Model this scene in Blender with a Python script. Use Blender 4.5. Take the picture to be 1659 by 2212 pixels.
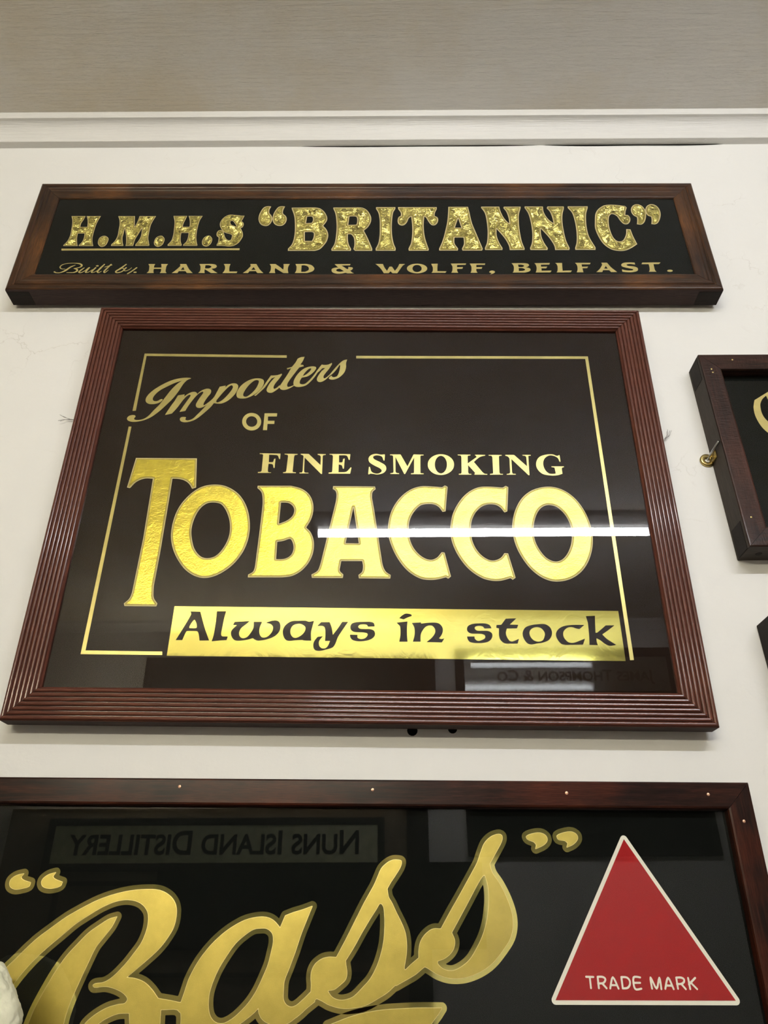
import bpy, bmesh, math, random
import numpy as np
from mathutils import Vector, Matrix
from mathutils.geometry import tessellate_polygon

for o in list(bpy.data.objects): bpy.data.objects.remove(o, do_unlink=True)
scene = bpy.context.scene
COL = scene.collection
R_ = math.radians

# ------------------------------------------------------------------ camera
EYE = 1.5                                   # lens height above the floor, metres
cam_data = bpy.data.cameras.new('camera')
cam_data.sensor_fit = 'VERTICAL'
cam_data.sensor_height = 24.0
cam_data.lens = 24.0 * 1661.0 / 2212.0
cam_data.clip_start = 0.02
cam = bpy.data.objects.new('camera', cam_data)
cam.matrix_world = Matrix.Translation((0, -1.0, EYE)) @ (Matrix.Rotation(0.0022305, 4, 'Z') @ Matrix.Rotation(math.pi/2 + 0.5221647, 4, 'X') @ Matrix.Rotation(-0.0036244, 4, 'Z'))
COL.objects.link(cam)
scene.camera = cam

# ------------------------------------------------------------------ world, exposure
world = bpy.data.worlds.new('world'); scene.world = world
world.use_nodes = True
world.node_tree.nodes['Background'].inputs[0].default_value = (0.9, 0.92, 1.0, 1)
world.node_tree.nodes['Background'].inputs[1].default_value = 0.05
scene.view_settings.view_transform = 'Standard'
scene.view_settings.look = 'None'
scene.view_settings.gamma = 1.0
scene.view_settings.use_curve_mapping = False
scene.view_settings.exposure = 0.18
TUBE_FRONT = 104.0                          # emission of the tube over the viewer
TUBE_SIDE = 150.0                            # emission of the tube on the opposite wall

# ------------------------------------------------------------------ helpers
def link(o, parent=None):
    COL.objects.link(o)
    if parent is not None: o.parent = parent
    return o
def mesh_obj(name, verts, faces, mat, parent=None, smooth=False, loc=None):
    me = bpy.data.meshes.new(name)
    me.from_pydata([tuple(v) for v in verts], [], [tuple(f) for f in faces])
    me.update()
    if mat: me.materials.append(mat)
    if smooth:
        me.polygons.foreach_set('use_smooth', [True]*len(me.polygons))
    o = bpy.data.objects.new(name, me)
    if loc is not None: o.location = loc
    return link(o, parent)
def bm_obj(name, bm, mat, parent=None, smooth=False, loc=None):
    bmesh.ops.recalc_face_normals(bm, faces=bm.faces)
    me = bpy.data.meshes.new(name); bm.to_mesh(me); bm.free()
    if mat: me.materials.append(mat)
    if smooth: me.polygons.foreach_set('use_smooth', [True]*len(me.polygons))
    o = bpy.data.objects.new(name, me)
    if loc is not None: o.location = loc
    return link(o, parent)
def box_bm(x0, x1, y0, y1, z0, z1, bevel=0.0, bm=None):
    b = bm or bmesh.new()
    r = bmesh.ops.create_cube(b, size=1.0)
    vs = r['verts']
    for v in vs:
        v.co = Vector(((x0+x1)/2+v.co.x*(x1-x0), (y0+y1)/2+v.co.y*(y1-y0), (z0+z1)/2+v.co.z*(z1-z0)))
    if bevel > 0:
        es = list({e for v in vs for e in v.link_edges})
        bmesh.ops.bevel(b, geom=es, offset=bevel, segments=2, affect='EDGES')
    return b
def tag(o, label=None, cat=None, group=None, kind=None):
    if label: o['label'] = label
    if cat: o['category'] = cat
    if group: o['group'] = group
    if kind: o['kind'] = kind
    return o
def empty(name, mat4, parent=None):
    o = bpy.data.objects.new(name, None); o.empty_display_size = 0.05
    o.matrix_world = mat4
    return link(o, parent)
def tube_mesh(name, pts, rad, mat, parent=None, seg=8, loc=None):
    bm = bmesh.new(); rings = []
    pts = [Vector(p) for p in pts]
    rads = rad if isinstance(rad, (list, tuple)) else [rad]*len(pts)
    for i, p in enumerate(pts):
        d = (pts[min(i+1, len(pts)-1)]-pts[max(i-1, 0)]).normalized()
        a = d.orthogonal().normalized() if i == 0 else (rings_a - d*rings_a.dot(d)).normalized()
        rings_a = a; b = d.cross(a)
        rings.append([bm.verts.new(p+(a*math.cos(t)+b*math.sin(t))*rads[i]) for t in [2*math.pi*k/seg for k in range(seg)]])
    for r0, r1 in zip(rings, rings[1:]):
        for k in range(seg): bm.faces.new((r0[k], r0[(k+1) % seg], r1[(k+1) % seg], r1[k]))
    bm.faces.new(rings[0][::-1]); bm.faces.new(rings[-1])
    return bm_obj(name, bm, mat, parent, True, loc)

# ------------------------------------------------------------------ materials
class NT:
    def __init__(s, name):
        s.m = bpy.data.materials.new(name); s.m.use_nodes = True
        s.t = s.m.node_tree; s.n = s.t.nodes; s.b = s.n['Principled BSDF']; s.out = s.n['Material Output']
        s.co = None
    def node(s, typ, **kw):
        n = s.n.new(typ)
        for k, v in kw.items(): setattr(n, k, v)
        return n
    def L(s, a, b): s.t.links.new(a, b)
    def coord(s, scale=(1, 1, 1), kind='Object'):
        if s.co is None: s.co = s.node('ShaderNodeTexCoord')
        mp = s.node('ShaderNodeMapping'); mp.inputs['Scale'].default_value = scale
        s.L(s.co.outputs[kind], mp.inputs[0]); return mp.outputs[0]
    def noise(s, scale, detail=4, rough=0.55, vec=None, dist=0.0):
        n = s.node('ShaderNodeTexNoise'); n.inputs['Scale'].default_value = scale
        n.inputs['Detail'].default_value = detail; n.inputs['Roughness'].default_value = rough
        n.inputs['Distortion'].default_value = dist
        s.L(vec if vec is not None else s.coord(), n.inputs['Vector']); return n.outputs['Fac']
    def ramp(s, fac, stops):
        r = s.node('ShaderNodeValToRGB'); e = r.color_ramp.elements
        while len(e) < len(stops): e.new(0.5)
        for i, (p, c) in enumerate(stops):
            e[i].position = p; e[i].color = (c[0], c[1], c[2], 1) if isinstance(c, (tuple, list)) else (c, c, c, 1)
        s.L(fac, r.inputs[0]); return r.outputs[0]
    def mixc(s, fac, a, b, mode='MIX'):
        m = s.node('ShaderNodeMix', data_type='RGBA', blend_type=mode)
        for sock, v in ((0, fac), (6, a), (7, b)):
            if isinstance(v, (int, float)): m.inputs[sock].default_value = v
            elif isinstance(v, tuple): m.inputs[sock].default_value = (*v[:3], 1)
            else: s.L(v, m.inputs[sock])
        return m.outputs[2]
    def math(s, op, a, b=0.0):
        m = s.node('ShaderNodeMath', operation=op)
        for i, v in enumerate((a, b)):
            if isinstance(v, (int, float)): m.inputs[i].default_value = v
            else: s.L(v, m.inputs[i])
        return m.outputs[0]
    def bump(s, h, strength, dist=0.001, normal=None):
        b = s.node('ShaderNodeBump'); b.inputs['Strength'].default_value = strength; b.inputs['Distance'].default_value = dist
        s.L(h, b.inputs['Height'])
        if normal is not None: s.L(normal, b.inputs['Normal'])
        return b.outputs[0]
    def set(s, **kw):
        for k, v in kw.items():
            k = {'base': 'Base Color', 'rough': 'Roughness', 'metal': 'Metallic', 'normal': 'Normal', 'spec': 'Specular IOR Level',
                 'coat': 'Coat Weight', 'coatr': 'Coat Roughness', 'sheen': 'Sheen Weight'}[k]
            i = s.b.inputs[k]
            if isinstance(v, (int, float)): i.default_value = v
            elif isinstance(v, tuple): i.default_value = (*v[:3], 1)
            else: s.L(v, i)
        return s.m

def m_paint(name, base, tint, rough, bs, strokes=False):
    s = NT(name)
    big = s.noise(2.4, 6, 0.65)
    patch = s.ramp(big, [(0.40, 0.0), (0.62, 1.0)])
    c = s.mixc(patch, base, tint)
    if strokes:
        v = s.coord((1.5, 26, 26)); st = s.noise(6, 8, 0.62, v, 0.5)
        v2 = s.coord((5, 60, 60)); st2 = s.noise(9, 5, 0.6, v2, 0.3)
        c = s.mixc(s.ramp(st, [(0.35, 0.0), (0.7, 0.20)]), c, tuple(x*0.72 for x in base))
        n = s.bump(st, bs, 0.0045); n = s.bump(st2, bs*0.9, 0.0022, n)
    else:
        f = s.noise(260, 3, 0.6); g = s.noise(38, 4, 0.55)
        pits = s.noise(17, 2, 0.4); pits = s.ramp(pits, [(0.66, 0.0), (0.72, 1.0)])
        vo = s.node('ShaderNodeTexVoronoi'); vo.feature = 'DISTANCE_TO_EDGE'; vo.inputs['Scale'].default_value = 9
        wn = s.node('ShaderNodeTexNoise'); wn.inputs['Scale'].default_value = 22; wn.inputs['Detail'].default_value = 5; s.L(s.coord(), wn.inputs['Vector'])
        ad = s.node('ShaderNodeVectorMath', operation='MULTIPLY_ADD'); s.L(wn.outputs['Color'], ad.inputs[0]); ad.inputs[1].default_value = (0.10,)*3
        s.L(s.coord(), ad.inputs[2]); s.L(ad.outputs[0], vo.inputs['Vector'])
        line = s.ramp(vo.outputs['Distance'], [(0.0, 1.0), (0.010, 0.0)])
        some = s.ramp(s.noise(4.0, 3, 0.6), [(0.56, 0.0), (0.66, 1.0)])
        ck = s.math('MULTIPLY', line, some)
        c = s.mixc(s.math('MULTIPLY', ck, 0.35), c, (0.5, 0.46, 0.38))
        n = s.bump(f, bs*0.30, 0.0006); n = s.bump(g, bs, 0.0016, n); n = s.bump(pits, bs*0.5, 0.0010, n); n = s.bump(ck, 0.5, -0.0006, n)
    return s.set(base=c, rough=rough, normal=n)

def m_wood(name, dark, mid, warm, rough=0.35, coat=0.5, grain=1.0, fine=False, warmth=(0.52, 0.72), spec=0.2, coatr=0.12):
    s = NT(name)
    v = s.coord((1.1, 22, 22)); g = s.noise(5.5, 7, 0.62, v, 0.8)
    v2 = s.coord((6, 130, 130)); h = s.noise(8, 4, 0.6, v2, 0.2)
    c = s.mixc(s.ramp(g, [(0.36, 0.0), (0.66, 1.0)]), dark, mid)
    blotch = s.noise(5.0, 3, 0.5, s.coord((1, 1.5, 1.5)))
    c = s.mixc(s.ramp(blotch, [(warmth[0], 0.0), (warmth[1], 0.9)]), c, warm)
    c = s.mixc(s.math('MULTIPLY', s.ramp(h, [(0.42, 1.0), (0.6, 0.0)]), 0.5), c, tuple(x*0.35 for x in dark))
    n = s.bump(h, 0.35*grain, 0.0006); n = s.bump(g, 0.3*grain, 0.001, n)
    if fine:                                                     # rough-sawn cross ridges
        w = s.noise(330, 3, 0.6, s.coord((1, 0.22, 0.22))); n = s.bump(w, 0.9, 0.0008, n)
    return s.set(base=c, rough=rough, normal=n, coat=coat, coatr=coatr, spec=spec)

def m_gold(name, col, rough, bumps, var=0.15, metal=1.0, scale=1.0, facet=0):
    s = NT(name)
    p = s.noise(34*scale, 5, 0.65)
    c = s.mixc(s.ramp(p, [(0.35, 0.0), (0.68, 1.0)]), tuple(x*(1-var) for x in col), tuple(min(1, x*(1+var)) for x in col))
    n = None
    for kind, sc, st, d in bumps:
        if kind == 'n': h = s.noise(sc, 4, 0.6)
        elif kind == 'w': h = s.noise(sc, 3, 0.5, None, 1.8)
        else:
            vo = s.node('ShaderNodeTexVoronoi'); vo.feature = 'F1'; vo.inputs['Scale'].default_value = sc; vo.inputs['Randomness'].default_value = 1
            wv = s.noise(sc*0.7, 3, 0.6); 
            ad = s.node('ShaderNodeVectorMath', operation='MULTIPLY_ADD')
            cmb = s.node('ShaderNodeCombineXYZ'); s.L(wv, cmb.inputs[0]); s.L(wv, cmb.inputs[2])
            s.L(cmb.outputs[0], ad.inputs[0]); ad.inputs[1].default_value = (2.2/sc,)*3; s.L(s.coord(), ad.inputs[2])
            s.L(ad.outputs[0], vo.inputs['Vector']); h = vo.outputs['Distance']
        n = s.bump(h, st, d, n)
    if facet:
        vo = s.node('ShaderNodeTexVoronoi'); vo.feature = 'F1'; vo.inputs['Scale'].default_value = facet
        wv = s.node('ShaderNodeTexNoise'); wv.inputs['Scale'].default_value = facet*0.45; wv.inputs['Detail'].default_value = 3; s.L(s.coord(), wv.inputs['Vector'])
        ad = s.node('ShaderNodeVectorMath', operation='MULTIPLY_ADD'); s.L(wv.outputs['Color'], ad.inputs[0]); ad.inputs[1].default_value = (3.0/facet,)*3
        s.L(s.coord((1.0, 1.0, 0.75)), ad.inputs[2]); s.L(ad.outputs[0], vo.inputs['Vector'])
        sb = s.node('ShaderNodeVectorMath', operation='SUBTRACT'); s.L(vo.outputs['Color'], sb.inputs[0]); sb.inputs[1].default_value = (0.5, 0.5, 0.5)
        sc_ = s.node('ShaderNodeVectorMath', operation='MULTIPLY_ADD'); s.L(sb.outputs[0], sc_.inputs[0]); sc_.inputs[1].default_value = (0.58,)*3
        if n is None:
            ge = s.node('ShaderNodeNewGeometry'); n = ge.outputs['Normal']
        s.L(n, sc_.inputs[2]); nn = s.node('ShaderNodeVectorMath', operation='NORMALIZE'); s.L(sc_.outputs[0], nn.inputs[0]); n = nn.outputs[0]
    kw = dict(base=c, rough=rough, metal=metal)
    if n is not None: kw['normal'] = n
    return s.set(**kw)

def m_plain(name, col, rough=0.5, metal=0.0, spec=0.5, nb=0.0, ns=200):
    s = NT(name); kw = dict(base=col, rough=rough, metal=metal, spec=spec)
    if nb: kw['normal'] = s.bump(s.noise(ns, 3), nb, 0.0005)
    return s.set(**kw)

def m_pane(name, haze_amount=0.0):
    s = NT(name); s.n.remove(s.b)
    lw = s.node('ShaderNodeLayerWeight'); lw.inputs[0].default_value = 0.5
    f = s.math('ADD', s.math('MULTIPLY', s.math('POWER', lw.outputs['Facing'], 5.0), 0.96), 0.042)
    tr = s.node('ShaderNodeBsdfTransparent'); gl = s.node('ShaderNodeBsdfGlossy'); gl.inputs['Roughness'].default_value = 0.012
    tr.inputs[0].default_value = (0.975, 0.985, 0.97, 1)
    if not haze_amount:
        mx = s.node('ShaderNodeMixShader'); s.L(f, mx.inputs[0]); s.L(tr.outputs[0], mx.inputs[1]); s.L(gl.outputs[0], mx.inputs[2])
        s.L(mx.outputs[0], s.out.inputs[0]); return s.m
    smear = s.noise(3.5, 5, 0.6)
    haze = s.node('ShaderNodeBsdfGlossy'); haze.inputs['Roughness'].default_value = 0.27
    mx = s.node('ShaderNodeMixShader'); s.L(f, mx.inputs[0]); s.L(tr.outputs[0], mx.inputs[1]); s.L(gl.outputs[0], mx.inputs[2])
    m2 = s.node('ShaderNodeMixShader'); s.L(s.math('MULTIPLY', s.ramp(smear, [(0.3, 0.3), (0.7, 1.0)]), haze_amount), m2.inputs[0])
    s.L(mx.outputs[0], m2.inputs[1]); s.L(haze.outputs[0], m2.inputs[2])
    s.L(m2.outputs[0], s.out.inputs[0]); return s.m

def m_emit(name, col, strength):
    s = NT(name); s.n.remove(s.b); e = s.node('ShaderNodeEmission')
    e.inputs[0].default_value = (*col, 1); e.inputs[1].default_value = strength
    s.L(e.outputs[0], s.out.inputs[0]); return s.m

HAZE = 0.004
M = {}
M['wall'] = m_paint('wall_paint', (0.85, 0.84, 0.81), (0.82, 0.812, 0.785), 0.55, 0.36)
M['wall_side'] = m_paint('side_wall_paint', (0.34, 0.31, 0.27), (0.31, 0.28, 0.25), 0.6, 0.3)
M['wall_far'] = m_paint('far_wall_paint', (0.80, 0.78, 0.74), (0.76, 0.74, 0.70), 0.6, 0.3)
M['ceiling'] = m_paint('ceiling_gloss_paint', (0.82, 0.79, 0.73), (0.74, 0.66, 0.52), 0.34, 1.0, True)
M['cornice'] = m_paint('cornice_gloss_paint', (0.80, 0.785, 0.75), (0.77, 0.755, 0.72), 0.35, 0.35, True)
M['floor'] = m_plain('floor_lino', (0.13, 0.11, 0.09), 0.5, nb=0.3, ns=30)
M['reeded'] = m_wood('reeded_brown_gloss', (0.095, 0.028, 0.017), (0.125, 0.040, 0.026), (0.13, 0.040, 0.018), 0.30, 0.35, 0.08)
M['walnut'] = m_wood('stained_pine', (0.018, 0.007, 0.003), (0.072, 0.027, 0.008), (0.160, 0.058, 0.012), 0.32, 0.5, 0.25)
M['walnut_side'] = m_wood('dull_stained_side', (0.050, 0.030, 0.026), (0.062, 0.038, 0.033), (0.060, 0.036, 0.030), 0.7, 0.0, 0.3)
M['ebony'] = m_wood('rough_sawn_dark', (0.020, 0.010, 0.007), (0.062, 0.026, 0.017), (0.105, 0.036, 0.020), 0.36, 0.10, 0.5, True, spec=0.12)
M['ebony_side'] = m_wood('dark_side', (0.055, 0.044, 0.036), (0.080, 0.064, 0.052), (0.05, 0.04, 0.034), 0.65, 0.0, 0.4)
M['end_grain'] = m_wood('dark_end_grain', (0.012, 0.008, 0.006), (0.022, 0.015, 0.011), (0.02, 0.012, 0.009), 0.7, 0.0, 1.0)
M['mahogany'] = m_wood('dark_mahogany', (0.010, 0.004, 0.003), (0.046, 0.014, 0.008), (0.13, 0.026, 0.010), 0.34, 0.14, 0.35, warmth=(0.50, 0.78), spec=0.1)
M['panel_black'] = m_plain('black_paint', (0.0062, 0.0068, 0.0062), 0.8, spec=0.0)
M['panel_brown'] = m_plain('dark_brown_paint', (0.0135, 0.0075, 0.0050), 0.8, spec=0.0)
M['dark_letter'] = m_plain('dark_brown_lettering', (0.012, 0.0065, 0.0050), 0.8, spec=0.0)
M['pane'] = m_pane('picture_glass')
M['pane_dusty'] = m_pane('dusty_picture_glass', HAZE)
M['gold_flat'] = m_gold('matt_gold_lettering', (0.50, 0.42, 0.15), 0.32, [('n', 300, 0.15, 0.0003)], 0.10, 0.75)
M['gold_rim'] = m_gold('pale_gold_outline', (0.58, 0.49, 0.24), 0.6, [('n', 300, 0.1, 0.0003)], 0.08, 0.35)
M['gold_rim_pale'] = m_gold('pale_gold_border', (0.68, 0.56, 0.28), 0.5, [('n', 300, 0.1, 0.0003)], 0.08, 0.35)
M['gold_flat_pale'] = m_gold('pale_matt_gold', (0.56, 0.45, 0.16), 0.5, [('n', 300, 0.15, 0.0003)], 0.10, 0.35)
M['gold_band'] = m_gold('olive_gold_band', (0.34, 0.27, 0.05), 0.5, [('n', 300, 0.1, 0.0003)], 0.10, 0.5)
M['gold_foil'] = m_gold('crinkled_gold_foil', (0.92, 0.79, 0.25), 0.22, [('w', 150, 1.0, 0.0022)], 0.12, facet=150)
M['gold_leaf'] = m_gold('burnished_gold_leaf', (0.64, 0.54, 0.075), 0.20, [('n', 420, 0.55, 0.0006), ('w', 45, 0.35, 0.0012)], 0.16)
M['gold_matte'] = m_gold('stippled_gold', (0.58, 0.46, 0.12), 0.36, [('n', 1300, 0.35, 0.0003)], 0.10)
M['gold_edge'] = m_gold('bright_gold_edge', (0.95, 0.82, 0.40), 0.30, [], 0.05, 0.6)
M['gold_mirror'] = m_gold('mirror_gold', (0.93, 0.81, 0.26), 0.05, [('n', 5, 0.05, 0.001)], 0.04, 0.84)
M['gold_bar'] = m_gold('mirror_gold_bar', (0.93, 0.84, 0.22), 0.07, [('w', 26, 0.06, 0.0008), ('n', 7, 0.03, 0.001)], 0.05, scale=0.3)
M['red'] = m_plain('red_enamel', (0.36, 0.014, 0.016), 0.7, spec=0.1)
M['cream'] = m_plain('cream_paint', (0.93, 0.89, 0.78), 0.5)
M['brass'] = m_gold('worn_brass', (0.42, 0.32, 0.12), 0.3, [('n', 300, 0.3, 0.0004)], 0.2)
M['steel'] = m_plain('steel_nail', (0.55, 0.56, 0.56), 0.3, 1.0)
M['copper'] = m_plain('copper_pin', (0.72, 0.42, 0.28), 0.35, 0.7)
M['black'] = m_plain('black_void', (0.004, 0.004, 0.004), 0.9, spec=0.1)
M['wire'] = m_plain('frayed_wire_grey', (0.16, 0.15, 0.13), 0.6)
M['fleece'] = m_plain('white_fleece', (0.90, 0.89, 0.68), 0.95, nb=1.0, ns=260)
M['white_enamel'] = m_plain('white_enamel_metal', (0.72, 0.70, 0.66), 0.35)
M['tube_front'] = m_emit('lit_tube_front', (0.97, 0.985, 1.03), TUBE_FRONT)
M['tube_side'] = m_emit('lit_tube_side', (1.0, 0.92, 0.70), TUBE_SIDE)
M['brown_board'] = m_wood('brown_board', (0.20, 0.155, 0.105), (0.26, 0.20, 0.14), (0.26, 0.19, 0.12), 0.5, 0.1, 0.4)
M['silver'] = m_gold('silver_glass_ground', (0.60, 0.62, 0.40), 0.5, [('n', 40, 0.8, 0.004)], 0.25, 0.0)
M['mirror'] = m_plain('bevelled_mirror', (0.75, 0.76, 0.74), 0.06, 1.0)
M['olive_letter'] = m_plain('dull_gilt_lettering', (0.10, 0.075, 0.02), 0.5)
M['grey_letter'] = m_plain('grey_lettering', (0.35, 0.36, 0.32), 0.5)

# ------------------------------------------------------------------ outline geometry
def smooth(tokens, per=4):
    """closed outline: smooth points are joined by a spline, points marked ! stay corners"""
    P = []; K = []
    for t in tokens.split():
        c = t.endswith('!'); x, y = t.rstrip('!').split(',')
        P.append((float(x)*1e-4, float(y)*1e-4)); K.append(c)
    n = len(P); P = np.array(P); out = []
    for i in range(n):
        a, b = P[i], P[(i+1) % n]; j = (i+1) % n
        out.append(a)
        if K[i] and K[j]: continue
        p0 = P[i-1] if not K[i] else 2*a-b if K[j] else a-(b-a)*0.5
        p3 = P[(j+1) % n] if not K[j] else b+(b-a)*0.5
        d = max(np.linalg.norm(b-a), 1e-7)
        l0 = max(np.linalg.norm(a-p0), 1e-7); l3 = max(np.linalg.norm(p3-b), 1e-7)
        m1 = (b-p0)/(d+l0)*d; m2 = (p3-a)/(d+l3)*d
        for k in range(1, per):
            s = k/per; s2 = s*s; s3 = s2*s
            out.append((2*s3-3*s2+1)*a+(s3-2*s2+s)*m1+(-2*s3+3*s2)*b+(s3-s2)*m2)
    return np.array(out)
def area(p): x, y = p[:, 0], p[:, 1]; return 0.5*float(np.sum(x*np.roll(y, -1)-np.roll(x, -1)*y))
def inside(poly, X, Y):
    r = np.zeros(X.shape, bool); n = len(poly)
    for i in range(n):
        x1, y1 = poly[i]; x2, y2 = poly[(i+1) % n]
        if y1 == y2: continue
        c = ((Y < y1) != (Y < y2)) & (X < (x2-x1)*(Y-y1)/(y2-y1)+x1)
        r ^= c
    return r
def sdf(polys, X, Y):
    """positive inside"""
    D = np.full(X.shape, 1e9); I = np.zeros(X.shape, bool)
    for poly in polys:
        n = len(poly)
        for i in range(n):
            ax, ay = poly[i]; bx, by = poly[(i+1) % n]; dx, dy = bx-ax, by-ay; l = dx*dx+dy*dy
            if l < 1e-14: continue
            t = np.clip(((X-ax)*dx+(Y-ay)*dy)/l, 0, 1)
            D = np.minimum(D, (X-ax-t*dx)**2+(Y-ay-t*dy)**2)
        I ^= inside(poly, X, Y)
    D = np.sqrt(D); return np.where(I, D, -D)
def grid_for(pieces, pad, step):
    al = np.concatenate([p for ps in pieces for p in ps]); lo = al.min(0)-pad; hi = al.max(0)+pad
    xs = np.arange(lo[0], hi[0]+step, step); ys = np.arange(lo[1], hi[1]+step, step)
    return xs, ys
def union_sdf(pieces, pad, step):
    xs, ys = grid_for(pieces, pad, step); X, Y = np.meshgrid(xs, ys)
    S = np.full(X.shape, -1e3)
    for ps in pieces:
        al = np.concatenate(ps); lo = al.min(0)-pad; hi = al.max(0)+pad
        i0, i1 = np.searchsorted(xs, lo[0]), np.searchsorted(xs, hi[0]); j0, j1 = np.searchsorted(ys, lo[1]), np.searchsorted(ys, hi[1])
        sl = (slice(j0, j1), slice(i0, i1))
        S[sl] = np.maximum(S[sl], sdf(ps, X[sl], Y[sl]))
    return xs, ys, S
def march(xs, ys, S, level):
    V = S-level; V = np.where(V == 0, 1e-9, V); B = V > 0
    nxt = {}
    cj, ci = np.nonzero((B[:-1, :-1].astype(int)+B[1:, :-1]+B[:-1, 1:]+B[1:, 1:]) % 4)
    def ex(j, i): a, b = V[j, i], V[j, i+1]; t = a/(a-b); return (xs[i]+t*(xs[i+1]-xs[i]), ys[j])
    def ey(j, i): a, b = V[j, i], V[j+1, i]; t = a/(a-b); return (xs[i], ys[j]+t*(ys[j+1]-ys[j]))
    pts = {}
    def E(k):
        if k not in pts: pts[k] = ex(k[1], k[2]) if k[0] == 'x' else ey(k[1], k[2])
        return k
    for j, i in zip(cj.tolist(), ci.tolist()):
        b = (B[j, i], B[j, i+1], B[j+1, i+1], B[j+1, i])
        e = (('x', j, i), ('y', j, i+1), ('x', j+1, i), ('y', j, i))       # bottom, right, top, left
        # inside on the left of the walking direction
        segs = []
        cr = [k for k in range(4) if b[k] != b[(k+1) % 4]]
        ins = [k for k in cr if not b[k] and b[(k+1) % 4]]               # outside -> inside going ccw round the cell
        outs = [k for k in cr if b[k] and not b[(k+1) % 4]]
        if len(cr) == 2: segs = [(outs[0], ins[0])]
        else:
            for o in outs: segs.append((o, min(ins, key=lambda q: (o-q) % 4)))
        for a, c in segs:
            nxt[E(e[a])] = E(e[c])
    loops = []
    while nxt:
        k0, k = nxt.popitem(); loop = [k0]
        while k != k0:
            loop.append(k)
            if k not in nxt: break
            k = nxt.pop(k)
        if len(loop) > 3: loops.append(np.array([pts[q] for q in loop]))
    return [simplify(l) for l in loops]
def simplify(p, tol=0.00007):
    n = len(p); keep = np.zeros(n, bool); keep[0] = True; far = int(np.argmax(((p-p[0])**2).sum(1))); keep[far] = True
    st = [(0, far), (far, n)]
    q = np.vstack([p, p[:1]])
    while st:
        a, b = st.pop()
        if b-a < 2: continue
        d = q[b]-q[a]; L = np.hypot(*d)+1e-12
        r = np.abs((q[a+1:b, 0]-q[a, 0])*d[1]-(q[a+1:b, 1]-q[a, 1])*d[0])/L
        k = int(np.argmax(r))
        if r[k] > tol: keep[a+1+k] = True; st += [(a, a+1+k), (a+1+k, b)]
    return p[keep]
def plate(name, loops, y, th, mat, parent):
    """flat raised shape: loops in sign x/z metres, front face at y, thickness th behind it"""
    loops = [l for l in loops if len(l) > 2 and abs(area(l)) > 2e-7]
    if not loops: return None
    loops.sort(key=lambda l: -abs(area(l)))
    depth = [sum(bool(inside(o, np.array([l[0][0]]), np.array([l[0][1]]))[0]) for o in loops if o is not l) for l in loops]
    V = []; F = []
    for i, l in enumerate(loops):
        if depth[i] % 2: continue
        hs = [h for k, h in enumerate(loops) if depth[k] == depth[i]+1 and inside(l, h[:1, 0], h[:1, 1])[0]]
        grp = [l if area(l) > 0 else l[::-1]]+[h if area(h) < 0 else h[::-1] for h in hs]
        base = len(V); flat = np.concatenate(grp); n = len(flat)
        V += [(x, y, z) for x, z in flat]+[(x, y+th, z) for x, z in flat]
        for t in tessellate_polygon([[Vector((x, z, 0)) for x, z in q] for q in grp]):
            a, b, c = t; A, B_, C_ = flat[a], flat[b], flat[c]
            cr = (B_[0]-A[0])*(C_[1]-A[1])-(B_[1]-A[1])*(C_[0]-A[0])
            if abs(cr) < 1e-13: continue
            F.append((base+a, base+b, base+c) if cr > 0 else (base+a, base+c, base+b))
        s = 0
        for q in grp:
            m = len(q)
            for k in range(m): a = base+s+k; b = base+s+(k+1) % m; F.append((a, a+n, b+n, b))
            s += m
    return mesh_obj(name, V, F, mat, parent)
def ribbon(pts):
    """outline of a stroke with round caps, widths per point"""
    P = np.array([(x*1e-4, z*1e-4) for x, z, w in pts]); Wd = np.array([w*0.5e-4 for x, z, w in pts])
    if len(P) > 2:
        Q = []; Wq = []
        for i in range(len(P)-1):
            p0 = P[max(i-1, 0)]; p1 = P[i]; p2 = P[i+1]; p3 = P[min(i+2, len(P)-1)]
            for k in range(4):
                s = k/4
                Q.append(0.5*((2*p1)+(-p0+p2)*s+(2*p0-5*p1+4*p2-p3)*s*s+(-p0+3*p1-3*p2+p3)*s**3)); Wq.append(Wd[i]*(1-s)+Wd[i+1]*s)
        Q.append(P[-1]); Wq.append(Wd[-1]); P = np.array(Q); Wd = np.array(Wq)
    return P, Wd
def stroke_loops(strokes, step):
    segs = [ribbon(s) for s in strokes]
    al = np.concatenate([p for p, w in segs]); wm = max(w.max() for p, w in segs)+3*step
    xs = np.arange(al[:, 0].min()-wm, al[:, 0].max()+wm, step); ys = np.arange(al[:, 1].min()-wm, al[:, 1].max()+wm, step)
    X, Y = np.meshgrid(xs, ys); S = np.full(X.shape, -1e3)
    for P, Wd in segs:
        for i in range(len(P)-1):
            a, b = P[i], P[i+1]; d = b-a; l = d@d+1e-16
            t = np.clip(((X-a[0])*d[0]+(Y-a[1])*d[1])/l, 0, 1)
            S = np.maximum(S, (Wd[i]*(1-t)+Wd[i+1]*t)-np.hypot(X-a[0]-t*d[0], Y-a[1]-t*d[1]))
    return march(xs, ys, S, 0.0)

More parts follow.
